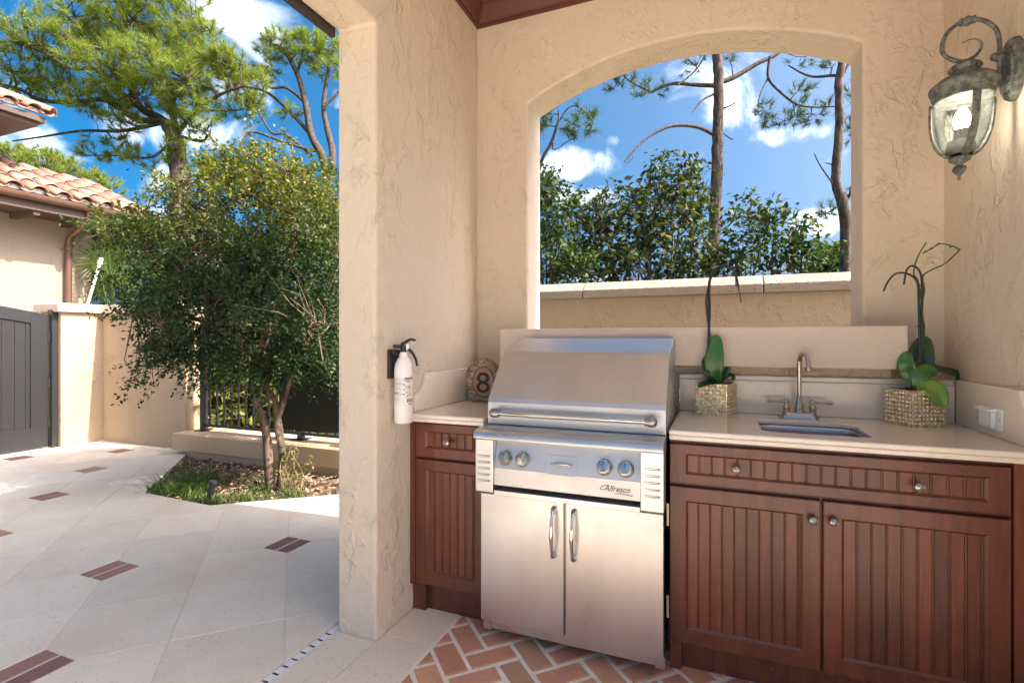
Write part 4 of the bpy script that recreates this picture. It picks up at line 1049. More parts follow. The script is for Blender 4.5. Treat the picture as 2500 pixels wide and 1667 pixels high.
blade(o2, [a2(420, 1145, -.02), a2(450, 1060, -.03), a2(520, 1015, -.03), a2(590, 1040, -.03)], .032, M['leaf_m'], vw + Vector((0, 0, .5)))
blade(o2, [a2(430, 1145, -.03), a2(510, 1135, -.06), a2(590, 1190, -.09), a2(640, 1300, -.1)], .036, M['leaf_l'], vw + Vector((0, 0, .6)))
blade(o2, [a2(440, 1140, 0), a2(455, 1040, .01), a2(490, 975, .02)], .022, M['leaf_d'], vw)
for k, (px_, rad_, mt) in enumerate(((
    [(462, 1140), (468, 960), (472, 760), (470, 560), (474, 420), (468, 300), (442, 240), (398, 216), (362, 240), (345, 295), (335, 360)], .0048, 'stake'), (
    [(455, 1140), (455, 760), (450, 560), (446, 430), (440, 350), (402, 298), (342, 272), (275, 276), (218, 330), (178, 410)], .0048, 'stake'), (
    [(395, 1120), (412, 1000), (470, 870), (490, 700), (476, 600), (478, 480), (492, 400), (478, 300), (545, 248), (640, 205), (715, 140), (755, 92), (690, 62), (610, 48), (550, 82), (480, 122)], .0036, 'stem'), (
    [(470, 480), (440, 330), (412, 285), (418, 210), (455, 120), (505, 40)], .0034, 'stem'))):
    pts = smoothpath([a2(x, y, .004 * k) for x, y in px_], 5)
    part('stem', MB().tube(pts, taper(rad_, rad_ * .7, len(pts)), 7), M[mt], o2, smooth=1)
for x, y in ((757, 92), (690, 70), (602, 48), (545, 84), (500, 108)):
    part('bud', MB().sphere(a2(x, y, .008), (.0055, .0045, .0045), 8, 6), M['stem'], o2, smooth=1)
for y in (365, 678):
    part('clip', MB().tube([a2(432, y, -.004), a2(490, y - 8, -.004)], .0022, 6), M['stake'], o2)

# ---- outlet
ot = thing('outlet_cover', 'white weatherproof outlet cover on the marble side splash', 'outlet', (.9065, 2.285, .99))
wp = simple('outlet_white', (.80, .80, .77), .4, var=.02)
part('plate', MB().box(.899, .9065, 2.213, 2.345, .957, 1.033), wp, ot, bevel=.003)
part('flip_cover', MB().box(.884, .8988, 2.243, 2.338, .964, 1.022), wp, ot, bevel=.004)
part('hood_lip', MB().prism([(.8988, 2.238, 1.0225), (.872, 2.238, 1.0225), (.872, 2.238, 1.028), (.8988, 2.238, 1.034)], (0, .106, 0)), wp, ot, bevel=.0015)
part('latch', MB().box(.880, .8835, 2.262, 2.318, .972, .979), wp, ot, bevel=.001)
part('screw', MB().sphere((.899, 2.224, .995), .003, 8, 5), M['nickel'], ot)
# ================================================================== OUTSIDE
# ---- gate
M['gatepaint'] = simple('charcoal_paint', (.024, .024, .026), .38, var=.1, scale=9, bump=.0006, bscale=60)
gt = thing('garden_gate', 'charcoal boarded garden gate with a curved top beside the tan wall pier', 'gate', (-7.3, 3.1, 0))
def gtop(y): return 1.567 + .19 * (3.525 - y) - .02 * (3.525 - y) ** 2
ys = [1.9 + (3.525 - 1.9) * k / 16 for k in range(17)]
GXF, GXB = -7.30, -7.345
mb = MB()
def strip(f0, f1, ya, yb, xf, xb, n=12):      # board between two height curves
    vs = []
    for k in range(n + 1):
        y = ya + (yb - ya) * k / n
        for x in (xf, xb):
            for z in (f0(y), f1(y)): vs.append((x, y, z))
    fs = []
    for k in range(n):
        a, b = 4 * k, 4 * k + 4
        fs += [(a, b, b + 1, a + 1), (a + 2, a + 3, b + 3, b + 2), (a + 1, b + 1, b + 3, a + 3), (a, a + 2, b + 2, b)]
    fs += [(0, 1, 3, 2), (4 * n, 4 * n + 2, 4 * n + 3, 4 * n + 1)]
    return MB().add(vs, fs)
part('top_rail', strip(lambda y: gtop(y) - .135, gtop, 2.06, 3.36, GXF, GXB), M['gatepaint'], gt)
part('bottom_rail', strip(lambda y: .02, lambda y: .255, 2.06, 3.36, GXF, GXB, 1), M['gatepaint'], gt)
part('stile', strip(lambda y: .02, gtop, 3.361, 3.521, GXF, GXB, 3), M['gatepaint'], gt)
part('stile', strip(lambda y: .02, gtop, 1.9, 2.059, GXF, GXB, 3), M['gatepaint'], gt)
for a, b in ((3.322, 3.359), (3.224, 3.316), (3.112, 3.218), (3.0, 3.106), (2.89, 2.994), (2.78, 2.884), (2.67, 2.774), (2.56, 2.664), (2.45, 2.554), (2.34, 2.444), (2.23, 2.334), (2.062, 2.224)):
    part('board', strip(lambda y: .2555, lambda y: gtop(y) - .1355, a, b, GXF - .016, GXB + .004, 2), M['gatepaint'], gt)
for z in (1.306, .765, .292):
    part('hinge', MB().tube([(GXF + .008, 3.529, z - .055), (GXF + .008, 3.529, z + .055)], .011, 8), M['gatepaint'], gt, smooth=40)
part('post', MB().box(-7.345, -7.25, 3.537, 3.599, -.05, 1.625), M['gatepaint'], gt, bevel=.003)
# ---- railing on the plinth
M['iron'] = simple('black_iron', (.022, .022, .026), .42)
rl = thing('iron_railing', 'black iron railing with collared bars on the stone plinth', 'fence', (-3.8, 4.12, .228))
RY = 4.12
for x in (-5.48, -4.03, -2.58):
    p = part('post', MB().box(x - .03, x + .03, RY - .03, RY + .03, .236, 1.50), M['iron'], rl, bevel=.003)
    part('base_plate', MB().box(x - .075, x + .075, RY - .075, RY + .075, .2283, .2358), M['iron'], p)
for z in (.275, 1.40): part('rail', MB().box(-5.449, -2.611, RY - .012, RY + .012, z, z + .028), M['iron'], rl) if False else [part('rail', MB().box(a, b, RY - .012, RY + .012, z, z + .028), M['iron'], rl) for a, b in ((-5.449, -4.061), (-3.999, -2.611))]
bar = MB().box(-.008, .008, -.008, .008, .304, 1.399).mesh('baluster'); colr = MB().lathe([(.009, -.022), (.018, -.016), (.012, -.008), (.022, 0), (.012, .008), (.018, .016), (.009, .022)], (0, 0, .425), seg=10).mesh('collar')
x = -5.381
while x < -2.65:
    if min(abs(x + 4.03), abs(x + 5.48)) > .045:
        b = link('baluster', bar, M['iron'], rl); b.location = (x + 3.8, 0, -.228)
        c_ = link('collar', colr, M['iron'], b)
    x += .1125
t = MT('black_mesh_cloth'); c = t.coord()
t.P(base=t.mix(t.ramp(t.noise(c, 260, 2), [(.45, 0), (.6, 1)]), (.006, .008, .006), (.016, .022, .012)), rough=.9)
vs = []; nx, nz = 18, 10
for iz in range(nz + 1):
    for ix in range(nx + 1):
        xx = -4.29 + 1.55 * ix / nx; zz = .335 + 1.08 * iz / nz
        vs.append((xx, 4.078 + .006 * math.sin(xx * 9 + zz * 2) + .004 * math.sin(zz * 7), zz - .012 * math.sin(PI * ix / nx * 2) * (1 - iz / nz)))
sc_ = part('privacy_screen', MB().add(vs, [(iz * (nx + 1) + ix, iz * (nx + 1) + ix + 1, (iz + 1) * (nx + 1) + ix + 1, (iz + 1) * (nx + 1) + ix) for iz in range(nz) for ix in range(nx)]), t.m, None, smooth=1)
sm_ = sc_.modifiers.new('s', 'SOLIDIFY'); sm_.thickness = .006
tag(sc_, 'black mesh privacy screen tied to the iron railing', 'screen')
# ---- bollard light in the bed
plt = thing('path_light', 'short black stake light leaning in the planting bed', 'light', (-3.76, 2.86, -.06))
a = Vector((-3.765, 2.86, -.07)); b = Vector((-3.72, 2.87, .115)); d_ = (b - a).normalized()
part('stake', MB().tube([a, b], [.02, .026], 14), M['blackplastic'], plt, smooth=40)
part('hood', MB().lathe([(.026, 0), (.031, .004), (.031, .03), (.026, .034), (0, .034)], b, d_, 16), M['blackplastic'], plt, smooth=40)
# ---- neighbouring house
t = MT('clay_tile'); c = t.coord()
bb = t.ramp(t.objrand(), [(0, (.28, .13, .085)), (.35, (.33, .18, .125)), (.6, (.24, .12, .085)), (.8, (.38, .26, .19)), (1, (.20, .13, .10))])
bb = t.mix(t.math('MULTIPLY', t.ramp(t.noise(c, 7, 5, .6), [(.45, 0), (.65, 1)]), .55), bb, (.26, .17, .12))
t.P(base=bb, rough=.85, normal=t.bump(t.noise(c, 40, 4), .004)); M['clay'] = t.m
M['mortarw'] = simple('roof_mortar', (.50, .46, .41), .95, var=.35, scale=12, bump=.02, bscale=25)
M['copper'] = simple('brown_gutter', (.16, .085, .06), .4, .4, var=.25, scale=5)
M['eavewood'] = simple('dark_eave', (.075, .05, .036), .7)
hs_ = thing('neighbour_house', 'tan stucco house with a clay barrel tile roof behind the gate', 'house', (-9.5, 3.0, 0))
HXW, HXE, ZE = -9.5, -8.85, 3.30
part('wall', MB().box(-13.5, HXW, -1.5, 5.17, -.15, 3.10), M['stucco_house'], hs_)
part('soffit', MB().box(-13.8, HXE - .03, -1.6, 5.86, 3.101, 3.14), M['eavewood'], hs_)
part('fascia', MB().box(HXE - .029, HXE - .005, -1.6, 5.86, 3.09, 3.27), M['eavewood'], hs_)
for y in [5.4 - .62 * k for k in range(5)]: part('rafter_tail', MB().box(-9.499, HXE - .04, y - .04, y + .04, 3.03, 3.1005), M['eavewood'], hs_)
mb = MB(); gp = []
for k in range(9): a = PI + PI * k / 8; gp.append((HXE + .055 + .06 * math.cos(a), 3.275 + .07 * math.sin(a)))
gp += [(HXE + .118, 3.285), (HXE + .105, 3.275)]
vs = [(p[0], y, p[1]) for y in (-1.6, 5.9) for p in gp]; n_ = len(gp)
mb.add(vs, [(k, k + 1, n_ + k + 1, n_ + k) for k in range(n_ - 1)] + [tuple(range(n_)), tuple(n_ + k for k in range(n_))[::-1]])
o = part('gutter', mb, M['copper'], hs_, smooth=40); sd = o.modifiers.new('s', 'SOLIDIFY'); sd.thickness = .006
slope = math.radians(24)
def tilemesh(L, r0, r1, up=True):
    mb = MB(); seg = 10; vs = []
    for s_, r_ in ((0, r0), (L, r1)):
        for off_ in (0, -.016):
            for k in range(seg + 1):
                a = PI * k / seg
                vs.append((-s_, (r_ + off_) * math.cos(a), (r_ + off_) * math.sin(a) * .82))
    m_ = seg + 1
    for k in range(seg):
        mb.add([], [])
    fs = []
    for k in range(seg):
        fs += [(k, k + 1, 2 * m_ + k + 1, 2 * m_ + k), (m_ + k, 3 * m_ + k, 3 * m_ + k + 1, m_ + k + 1), (k, m_ + k, m_ + k + 1, k + 1), (2 * m_ + k, 2 * m_ + k + 1, 3 * m_ + k + 1, 3 * m_ + k)]
    fs += [(0, 2 * m_, 3 * m_, m_), (seg, m_ + seg, 3 * m_ + seg, 2 * m_ + seg)]
    return mb.add(vs, fs).mesh('cover_tile')
def panmesh(L, r):
    mb = MB(); seg = 6; vs = []
    for s_ in (0, L):
        for off_ in (0, .014):
            for k in range(seg + 1):
                a = PI + PI * k / seg; vs.append((-s_, (r) * math.cos(a), r * .55 * math.sin(a) + off_))
    m_ = seg + 1; fs = []
    for k in range(seg): fs += [(k, 2 * m_ + k, 2 * m_ + k + 1, k + 1), (m_ + k, m_ + k + 1, 3 * m_ + k + 1, 3 * m_ + k), (k, k + 1, m_ + k + 1, m_ + k)]
    return mb.add(vs, fs).mesh('pan_tile')
TL = .36; cov = tilemesh(TL + .05, .105, .09); pan = panmesh(TL + .05, .085)
for me_ in (cov, pan): me_.materials.append(M['clay']); me_.polygons.foreach_set('use_smooth', [True] * len(me_.polygons))
def tiled(root, ex_, z, y0, y1, rows, pitch=.285, name='roof_tile', sx=1):
    rs_ = random.Random(11); mort = MB()
    off = wloc(root)
    n = int((y1 - y0) / pitch)
    for r_ in range(rows):
        px_ = ex_ + .05 - r_ * TL * math.cos(slope); pz_ = z + .03 + r_ * TL * math.sin(slope)
        for k in range(n):
            y = y0 + (k + .5) * pitch
            o = link('cover_tile', cov, None, root); o.location = (px_ - off[0] + rs_.uniform(-.015, .015), y - off[1], pz_ - off[2] + .012 + rs_.uniform(0, .012)); o.rotation_euler = (rs_.uniform(-.04, .04), slope - .03, rs_.uniform(-.03, .03))
            if r_ < 2:
                o = link('pan_tile', pan, None, root); o.location = (px_ - off[0] + .01, y + pitch / 2 - off[1], pz_ - off[2] + .02); o.rotation_euler = (0, slope - .03, rs_.uniform(-.03, .03))
    for k in range(n):                        # mortar plugs under the eave tiles
        y = y0 + (k + .5) * pitch; vs = []
        for q in range(7):
            a = PI * q / 6; vs.append((ex_ - .005 + rs_.uniform(-.012, .012), y + .084 * math.cos(a), z + .03 + .066 * math.sin(a)))
        mort.prism(vs, (-.05, 0, 0))
    part('mortar_plugs', mort, M['mortarw'], root)['kind'] = 'stuff'
tiled(hs_, HXE, ZE, .6, 5.98, 5)
part('roof_deck', MB().prism([(HXE - .02, -1.6, ZE - .028), (HXE - .02, 5.9, ZE - .028), (HXE - 1.9, 5.9, ZE - .028 + 1.9 * math.tan(slope)), (HXE - 1.9, -1.6, ZE - .028 + 1.9 * math.tan(slope))], (0, 0, .03)), M['mortarw'], hs_)
# downspout
def c7(x, y): return (x / 2.613, 200 + y / 2.613)
pp = [onX(*c7(572, 815), HXE + .03), onX(*c7(572, 880), HXE + .03), onX(*c7(540, 915), HXE - .06), onX(*c7(455, 985), HXW + .12), onX(*c7(438, 1030), HXW + .07), onX(*c7(436, 1200), HXW + .06)]
pp.append(Vector((pp[-1].x, pp[-1].y, 0)))
part('downspout', MB().tube(pp, .047, 14), M['copper'], hs_, smooth=50)
for y in (1052,): q = onX(*c7(437, y), HXW + .06); part('pipe_band', MB().lathe([(.049, -.02), (.053, -.02), (.053, .02), (.049, .02)], q, seg=16), M['copper'], hs_, smooth=40)
# upper storey roof corner
q = onX(112, 285, -9.3); UX, UY, UZ = -9.3, q.y, q.z
part('upper_wall', MB().box(-13.5, UX - .95, -1.4, UY - 1.3, 3.15, UZ - .05), M['stucco_house'], hs_)
part('upper_eave', MB().box(-13.8, UX, -1.6, UY, UZ - .10, UZ - .02), M['eavewood'], hs_)
part('upper_soffit', MB().box(-13.7, UX - .06, -1.5, UY - .06, UZ - .16, UZ - .1005), M['eavewood'], hs_)
tiled(hs_, UX, UZ - .01, UY - 2.0, UY + .05, 3)
hip = tilemesh(.4, .12, .105); hip.materials.append(M['clay'])
hd = Vector((-1, -1, math.tan(slope))).normalized()
for k in range(4):
    o = link('hip_tile', hip, None, hs_); pos = Vector((UX + .06, UY + .06, UZ + .05)) + Vector((-.24, -.24, .24 * math.tan(slope))) * k
    o.location = pos - wloc(hs_); o.rotation_euler = (0, math.atan(math.tan(slope) / math.sqrt(2)), PI / 4)
# ---- long white pole leaning behind the wall
pa, pb = onX(216, 736, -8.6), onX(243, 645, -8.7)
d_ = (pa - pb).normalized(); ft = pb + d_ * ((pb.z + .15) / -d_.z)
pw = simple('white_pole', (.75, .74, .72), .4)
pol = thing('pool_pole', 'white telescopic pole leaning against the house corner', 'pole', ft)
part('shaft', MB().tube([ft, pb], [.02, .018], 10), pw, pol, smooth=40)
part('tip', MB().tube([pb, pb - d_ * .02, pb - d_ * .10], [.03, .034, .026], 10), pw, pol, smooth=40)
# ================================================================== PLANTS
rng = np.random.default_rng(21)
def unit(a): return a / np.maximum(np.linalg.norm(a, axis=-1, keepdims=True), 1e-9)
def leaves_mesh(name, P, D, L, Wd, fold=.25, up=None):
    """P base points, D directions (n,3), L lengths, Wd half widths -> rhombic leaves with a slight fold"""
    n = len(P); D = unit(D)
    r_ = rng.normal(size=(n, 3)) * .6 + (np.array([0, 0, 1.0]) if up is None else up)
    side = unit(np.cross(D, r_)); nn = np.cross(side, D)
    L = np.broadcast_to(L, n)[:, None]; Wd = np.broadcast_to(Wd, n)[:, None]
    a = P; b = P + D * L * .45 + side * Wd + nn * Wd * fold; c_ = P + D * L - nn * L * .08; d = P + D * L * .45 - side * Wd + nn * Wd * fold
    V = np.stack([a, b, c_, d], 1).reshape(-1, 3); F = np.arange(4 * n).reshape(-1, 4)
    return qmesh(name, V, F)
def needles_mesh(name, P, D, n_per, L, w, spread=1.0, droop=.25):
    n = len(P); D = unit(np.repeat(D, n_per, 0)); B = np.repeat(P, n_per, 0)
    d = unit(D + rng.normal(size=D.shape) * .62 * spread); d[:, 2] -= droop * rng.random(len(d)) * .6; d = unit(d)
    LL = L * rng.uniform(.65, 1.15, (len(d), 1)); B = B + D * rng.uniform(-.09, .05, (len(d), 1)) * (L / .2)
    s_ = unit(np.cross(d, rng.normal(size=d.shape)))
    V = np.stack([B - s_ * w, B + s_ * w, B + d * LL], 1).reshape(-1, 3); F = np.arange(3 * len(d)).reshape(-1, 3)
    return qmesh(name, V, F)
def bark(name, c1, c2, sc=(20, 20, 6), d=.02):
    t = MT(name); c = t.coord(sc); n = t.noise(c, 1.0, 5, .65, .4)
    t.P(base=t.mix(t.ramp(n, [(.38, 0), (.62, 1)]), c1, c2), rough=.92, normal=t.bump(n, d)); return t.m
M['pinebark'] = bark('pine_bark', (.035, .025, .021), (.15, .105, .085), (16, 16, 5), .04)
M['twigbark'] = bark('pine_twig_bark', (.03, .023, .02), (.10, .075, .06), (20, 20, 10), .01)
M['myrtle'] = bark('smooth_bark', (.06, .035, .024), (.21, .145, .10), (14, 14, 4), .006)
M['needle'] = leafmat('pine_needles', (.10, .155, .022), (.22, .27, .04), (.34, .35, .07), .45, .55, .3)
M['needle_dark'] = leafmat('pine_needles_dark', (.03, .06, .016), (.06, .10, .022), (.12, .15, .035), .3, .5, .3)
M['leaf_shrub'] = leafmat('shrub_leaves', (.018, .036, .012), (.038, .065, .018), (.15, .13, .03), .28, .6, .25)
M['leaf_gloss'] = leafmat('glossy_leaves', (.022, .055, .016), (.06, .115, .025), (.14, .17, .04), .32, .58, .25)
M['leaf_dusk'] = leafmat('deep_green_leaves', (.016, .038, .012), (.036, .075, .018), (.12, .13, .03), .28, .55, .25)
M['leaf_hedge'] = leafmat('hedge_leaves', (.05, .085, .018), (.17, .19, .035), (.32, .27, .06), .38, .45, .4)
# planter tree: dark leaves, sunlight on the top painted in as yellow
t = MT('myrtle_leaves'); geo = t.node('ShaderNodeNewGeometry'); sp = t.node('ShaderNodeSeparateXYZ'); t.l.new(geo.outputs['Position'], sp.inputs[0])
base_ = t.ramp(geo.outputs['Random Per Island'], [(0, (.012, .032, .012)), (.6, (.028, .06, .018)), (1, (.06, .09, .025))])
sunlit_col = t.ramp(geo.outputs['Random Per Island'], [(0, (.09, .13, .018)), (.6, (.23, .24, .028)), (1, (.42, .33, .035))])
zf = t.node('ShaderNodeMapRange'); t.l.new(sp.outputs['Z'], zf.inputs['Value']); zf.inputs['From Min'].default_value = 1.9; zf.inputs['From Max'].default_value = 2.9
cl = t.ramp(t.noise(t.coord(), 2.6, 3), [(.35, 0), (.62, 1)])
col_ = t.mix(t.math('MULTIPLY', zf.outputs[0], t.math('ADD', t.math('MULTIPLY', cl, .75), .25)), base_, sunlit_col)
t.P(base=col_, rough=.5, spec=.28)
tr = t.node('ShaderNodeBsdfTranslucent'); t.l.new(t.mix(1.0, col_, (1.3, 1.4, .7), 'MULTIPLY'), tr.inputs['Color'])
mx = t.node('ShaderNodeMixShader'); mx.inputs[0].default_value = .28; t.l.new(t.b.outputs[0], mx.inputs[1]); t.l.new(tr.outputs[0], mx.inputs[2]); t.l.new(mx.outputs[0], t.out.inputs['Surface'])
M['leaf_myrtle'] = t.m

def twigs(tips, limbs, r0, r1, seg=4, sag=0.0, jit=.12):
    """tapered curved twigs from each tip back to the nearest limb sample; returns builder and end directions"""
    Lp = np.array(limbs); mb = MB(); dirs = []
    for q in tips:
        d2 = ((Lp - q) ** 2).sum(1); b = Lp[int(np.argmin(d2 + rng.random(len(Lp)) * .05 * d2.min()))]
        v = q - b; ln = np.linalg.norm(v); mid = b + v * .5 + rng.normal(size=3) * ln * jit + np.array([0, 0, sag * ln])
        pts = [Vector(b), Vector(b + (mid - b) * .6), Vector(mid), Vector(mid + (q - mid) * .6), Vector(q)]
        mb.tube(pts, taper(r0, r1, 5), seg, cap=False); e = q - mid; dirs.append(e / max(np.linalg.norm(e), 1e-6))
    return mb, np.array(dirs)
def ellip(n, c_, r_, shell=.55):
    d = unit(rng.normal(size=(n, 3))); rad = rng.random((n, 1)) ** (1 / 3); rad = shell * (rad * .45 + .55) + (1 - shell) * rad
    return np.array(c_) + d * rad * np.array(r_)
rt = Vector((_R[0], _R[1], 0)); fw = Vector((_F[0], _F[1], 0))
def pxell(n, px, py, D, rx, ry, rd, shell=.55):
    """points in an ellipsoid given by its outline in the photograph and its own depth"""
    q = ellip(n, (0, 0, 0), (1, 1, 1), shell); c_ = onD(px, py, D); s_ = D / FPX
    A = np.outer(q[:, 0] * rx * s_, np.array(rt)) + np.outer(q[:, 1] * rd, np.array(fw)) + np.outer(q[:, 2] * ry * s_, np.array((0, 0, 1)))
    return np.array(c_) + A
def limb(mb, pxs, D, r0, r1, seg=8, samples=None, dd=0, n=5):
    pts = smoothpath([onD(x, y, D + dd * k / max(len(pxs) - 1, 1)) for k, (x, y) in enumerate(pxs)], n)
    mb.tube(pts, taper(r0, r1, len(pts)), seg)
    if samples is not None: samples += [tuple(p) for p in pts]
    return pts
def sprays(P, Dr, per, length):
    """leaf positions along a short shoot at each tip"""
    n = len(P); B = np.repeat(P, per, 0); D = np.repeat(unit(Dr + rng.normal(size=Dr.shape) * .5), per, 0)
    s_ = np.tile(np.linspace(0, 1, per), n)[:, None] + rng.uniform(-.06, .06, (n * per, 1))
    pos = B + D * s_ * length + np.array([0, 0, -1.0]) * (s_ ** 2) * length * .25 + rng.normal(size=(n * per, 3)) * length * .10
    return pos, D

# ---- tree in the planting bed
tr_ = thing('small_tree', 'small multi-stemmed tree with dense dark leaves growing in the planting bed', 'tree', (-3.617, 3.379, -.05))
D0 = 4.48; S_ = []; mb = MB()
limb(mb, [(660, 1195), (655, 1120), (650, 1060), (632, 990), (610, 930), (590, 880)], D0, .044, .022, 10, None)
limb(mb, [(684, 1195), (690, 1130), (686, 1080), (680, 1030), (672, 980), (650, 940), (640, 880)], D0 + .04, .038, .018, 10, None)
limb(mb, [(688, 1090), (676, 1040), (690, 990), (705, 940), (722, 890)], D0 + .02, .026, .016, 8, None)
limb(mb, [(692, 1120), (702, 1112), (706, 1098), (712, 1085)], D0 - .02, .015, .009, 8, None)
for pxs, dd in (([(590, 880), (560, 820), (520, 760), (470, 700), (420, 650)], .3), ([(590, 880), (585, 800), (560, 720), (540, 620), (520, 520)], -.35), ([(640, 880), (640, 780), (625, 680), (630, 560), (620, 430)], .2), ([(640, 880), (665, 780), (700, 680), (720, 560), (700, 420)], -.2),
                ([(722, 890), (750, 810), (790, 740), (830, 640)], .2), ([(722, 890), (745, 790), (760, 680), (770, 520)], .5), ([(590, 880), (530, 840), (470, 815), (410, 810)], -.3), ([(560, 820), (480, 780), (400, 745), (330, 750)], 0), ([(520, 760), (440, 660), (360, 600), (280, 570), (215, 560)], .2), ([(470, 700), (430, 600), (420, 520), (430, 460)], -.1), ([(640, 880), (700, 830), (760, 800), (830, 790)], -.5)):
    limb(mb, pxs, D0, .018, .006, 7, S_, dd)
part('trunk', mb, M['myrtle'], tr_, smooth=60)
cl_px = [(610, 770, 165, 95, .9, 520), (545, 650, 165, 105, .9, 480), (645, 570, 150, 125, .9, 430), (705, 700, 120, 130, .8, 380), (610, 460, 80, 55, .6, 180), (690, 465, 80, 55, .6, 160), (765, 570, 70, 110, .7, 230), (450, 575, 80, 75, .6, 190), (460, 490, 50, 40, .4, 70), (370, 600, 70, 34, .45, 90), (290, 562, 60, 16, .3, 44), (235, 552, 40, 9, .2, 18),
         (440, 760, 85, 42, .5, 150), (370, 750, 45, 20, .3, 40), (490, 850, 85, 42, .5, 190), (410, 840, 30, 16, .25, 34), (400, 890, 20, 20, .2, 30), (620, 880, 110, 32, .6, 260), (720, 880, 70, 32, .5, 150), (775, 800, 65, 85, .6, 210), (800, 870, 45, 30, .4, 60), (600, 400, 45, 20, .35, 36), (545, 440, 32, 28, .35, 36), (655, 395, 34, 16, .3, 26), (330, 690, 36, 12, .25, 20)]
pts = np.concatenate([pxell(int(n * .62), px, py, D0 + .05, rx, ry, rd, .5) for px, py, rx, ry, rd, n in cl_px])
cc_ = np.array(onD(610, 680, D0)); ow = rng.random(len(pts)) < .09      # loose shoots reaching out of the crown
pts[ow] = cc_ + (pts[ow] - cc_) * rng.uniform(1.08, 1.3, (ow.sum(), 1))
tips = pts[(rng.random(len(pts)) < .3) | ow]
tw, _ = twigs(tips, S_, .006, .002, 4, 0, .1); part('twigs', tw, M['myrtle'], tr_)['kind'] = 'stuff'
Dr = unit(pts - np.array(onD(600, 800, D0)) + np.array([0, 0, .3])) + rng.normal(size=pts.shape) * .5
pos, dd_ = sprays(pts, Dr, 24, .19)
ld_ = unit(dd_ * .6 + rng.normal(size=pos.shape) * .7 + np.array([0, 0, -.25]))
me_ = leaves_mesh('crown', pos, ld_, rng.uniform(.026, .048, len(pos)), rng.uniform(.008, .0135, len(pos)))
off = np.array(tr_.location); co = np.empty(len(me_.vertices) * 3, np.float32); me_.vertices.foreach_get('co', co); me_.vertices.foreach_set('co', (co.reshape(-1, 3) - off).astype(np.float32).ravel())
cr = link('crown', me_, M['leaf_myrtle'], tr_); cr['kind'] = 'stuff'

def place(me_, name, mat, root):
    off = np.array(wloc(root)); co = np.empty(len(me_.vertices) * 3, np.float32); me_.vertices.foreach_get('co', co)
    me_.vertices.foreach_set('co', (co.reshape(-1, 3) - off).astype(np.float32).ravel()); me_.update()
    o = link(name, me_, mat, root); o['kind'] = 'stuff'; return o
def pine(label, base, D, limbs, clumps, needleL=.22, per=42, w=.0065, mat='needle', trunk=None, tw_r=(.02, .006), stubs=(), group=None, jit=.12, dens=1.0):
    b = onD(base[0], base[1], D); b.z = -.15
    root = thing('pine_tree', label, 'tree', b, group or 'pines around the garden'); mb = MB(); S2 = []
    if trunk:
        pts = [b] + [onD(x, y, D) for x, y, r_ in trunk]; rs_ = [trunk[0][2] * 1.25] + [r_ for x, y, r_ in trunk]
        P2 = smoothpath(pts, 5); R2 = np.interp(np.linspace(0, len(rs_) - 1, len(P2)), range(len(rs_)), rs_)
        P2 = [p + Vector(rng.normal(size=3) * float(r_) * .06) for p, r_ in zip(P2, R2)]
        mb.tube(P2, list(R2), 12)
        part('trunk', mb, M['pinebark'], root, smooth=60)
    mb = MB()
    new = []
    for pxs, r0, r1, dd in limbs: limb(mb, pxs, D, r0, r1, 7, S2, dd)
    for px, py, rx, ry, rd, n, dz in clumps:          # side branches into each clump
        for _ in range(3 if n > 20 else 1):
            e = np.array(onD(px + rng.uniform(-.5, .5) * rx, py + rng.uniform(-.4, .4) * ry, D + dz + rng.uniform(-.5, .5) * rd)); A_ = np.array(S2); b_ = A_[int(np.argmin(((A_ - e) ** 2).sum(1)))]
            m_ = (b_ + e) / 2 + rng.normal(size=3) * .12 * np.linalg.norm(e - b_); P3 = smoothpath([Vector(b_), Vector(m_), Vector(e)], 4); mb.tube(P3, taper(tw_r[0] * 1.5, tw_r[1], len(P3)), 5); new.append(P3)
    for P3 in new: S2 += [tuple(p) for p in P3]
    for pxs, r0, r1, dd in stubs: limb(mb, pxs, D, r0, r1, 6, None, dd)
    if mb.v: part('limbs', mb, M['twigbark'] if trunk else M['pinebark'], root, smooth=60)
    if clumps:
        P = np.concatenate([pxell(int(n * dens), px, py, D + dz, rx, ry, rd, .6) for px, py, rx, ry, rd, n, dz in clumps])
        tw, dr = twigs(P, S2, tw_r[0] * .55, tw_r[1] * .6, 4, -.05, jit); part('twigs', tw, M['twigbark'], root)['kind'] = 'stuff'
        dr = unit(dr + np.array([0, 0, .55]))
        place(needles_mesh('needles', P, dr, per, needleL, w), 'needles', M[mat], root)
    return root
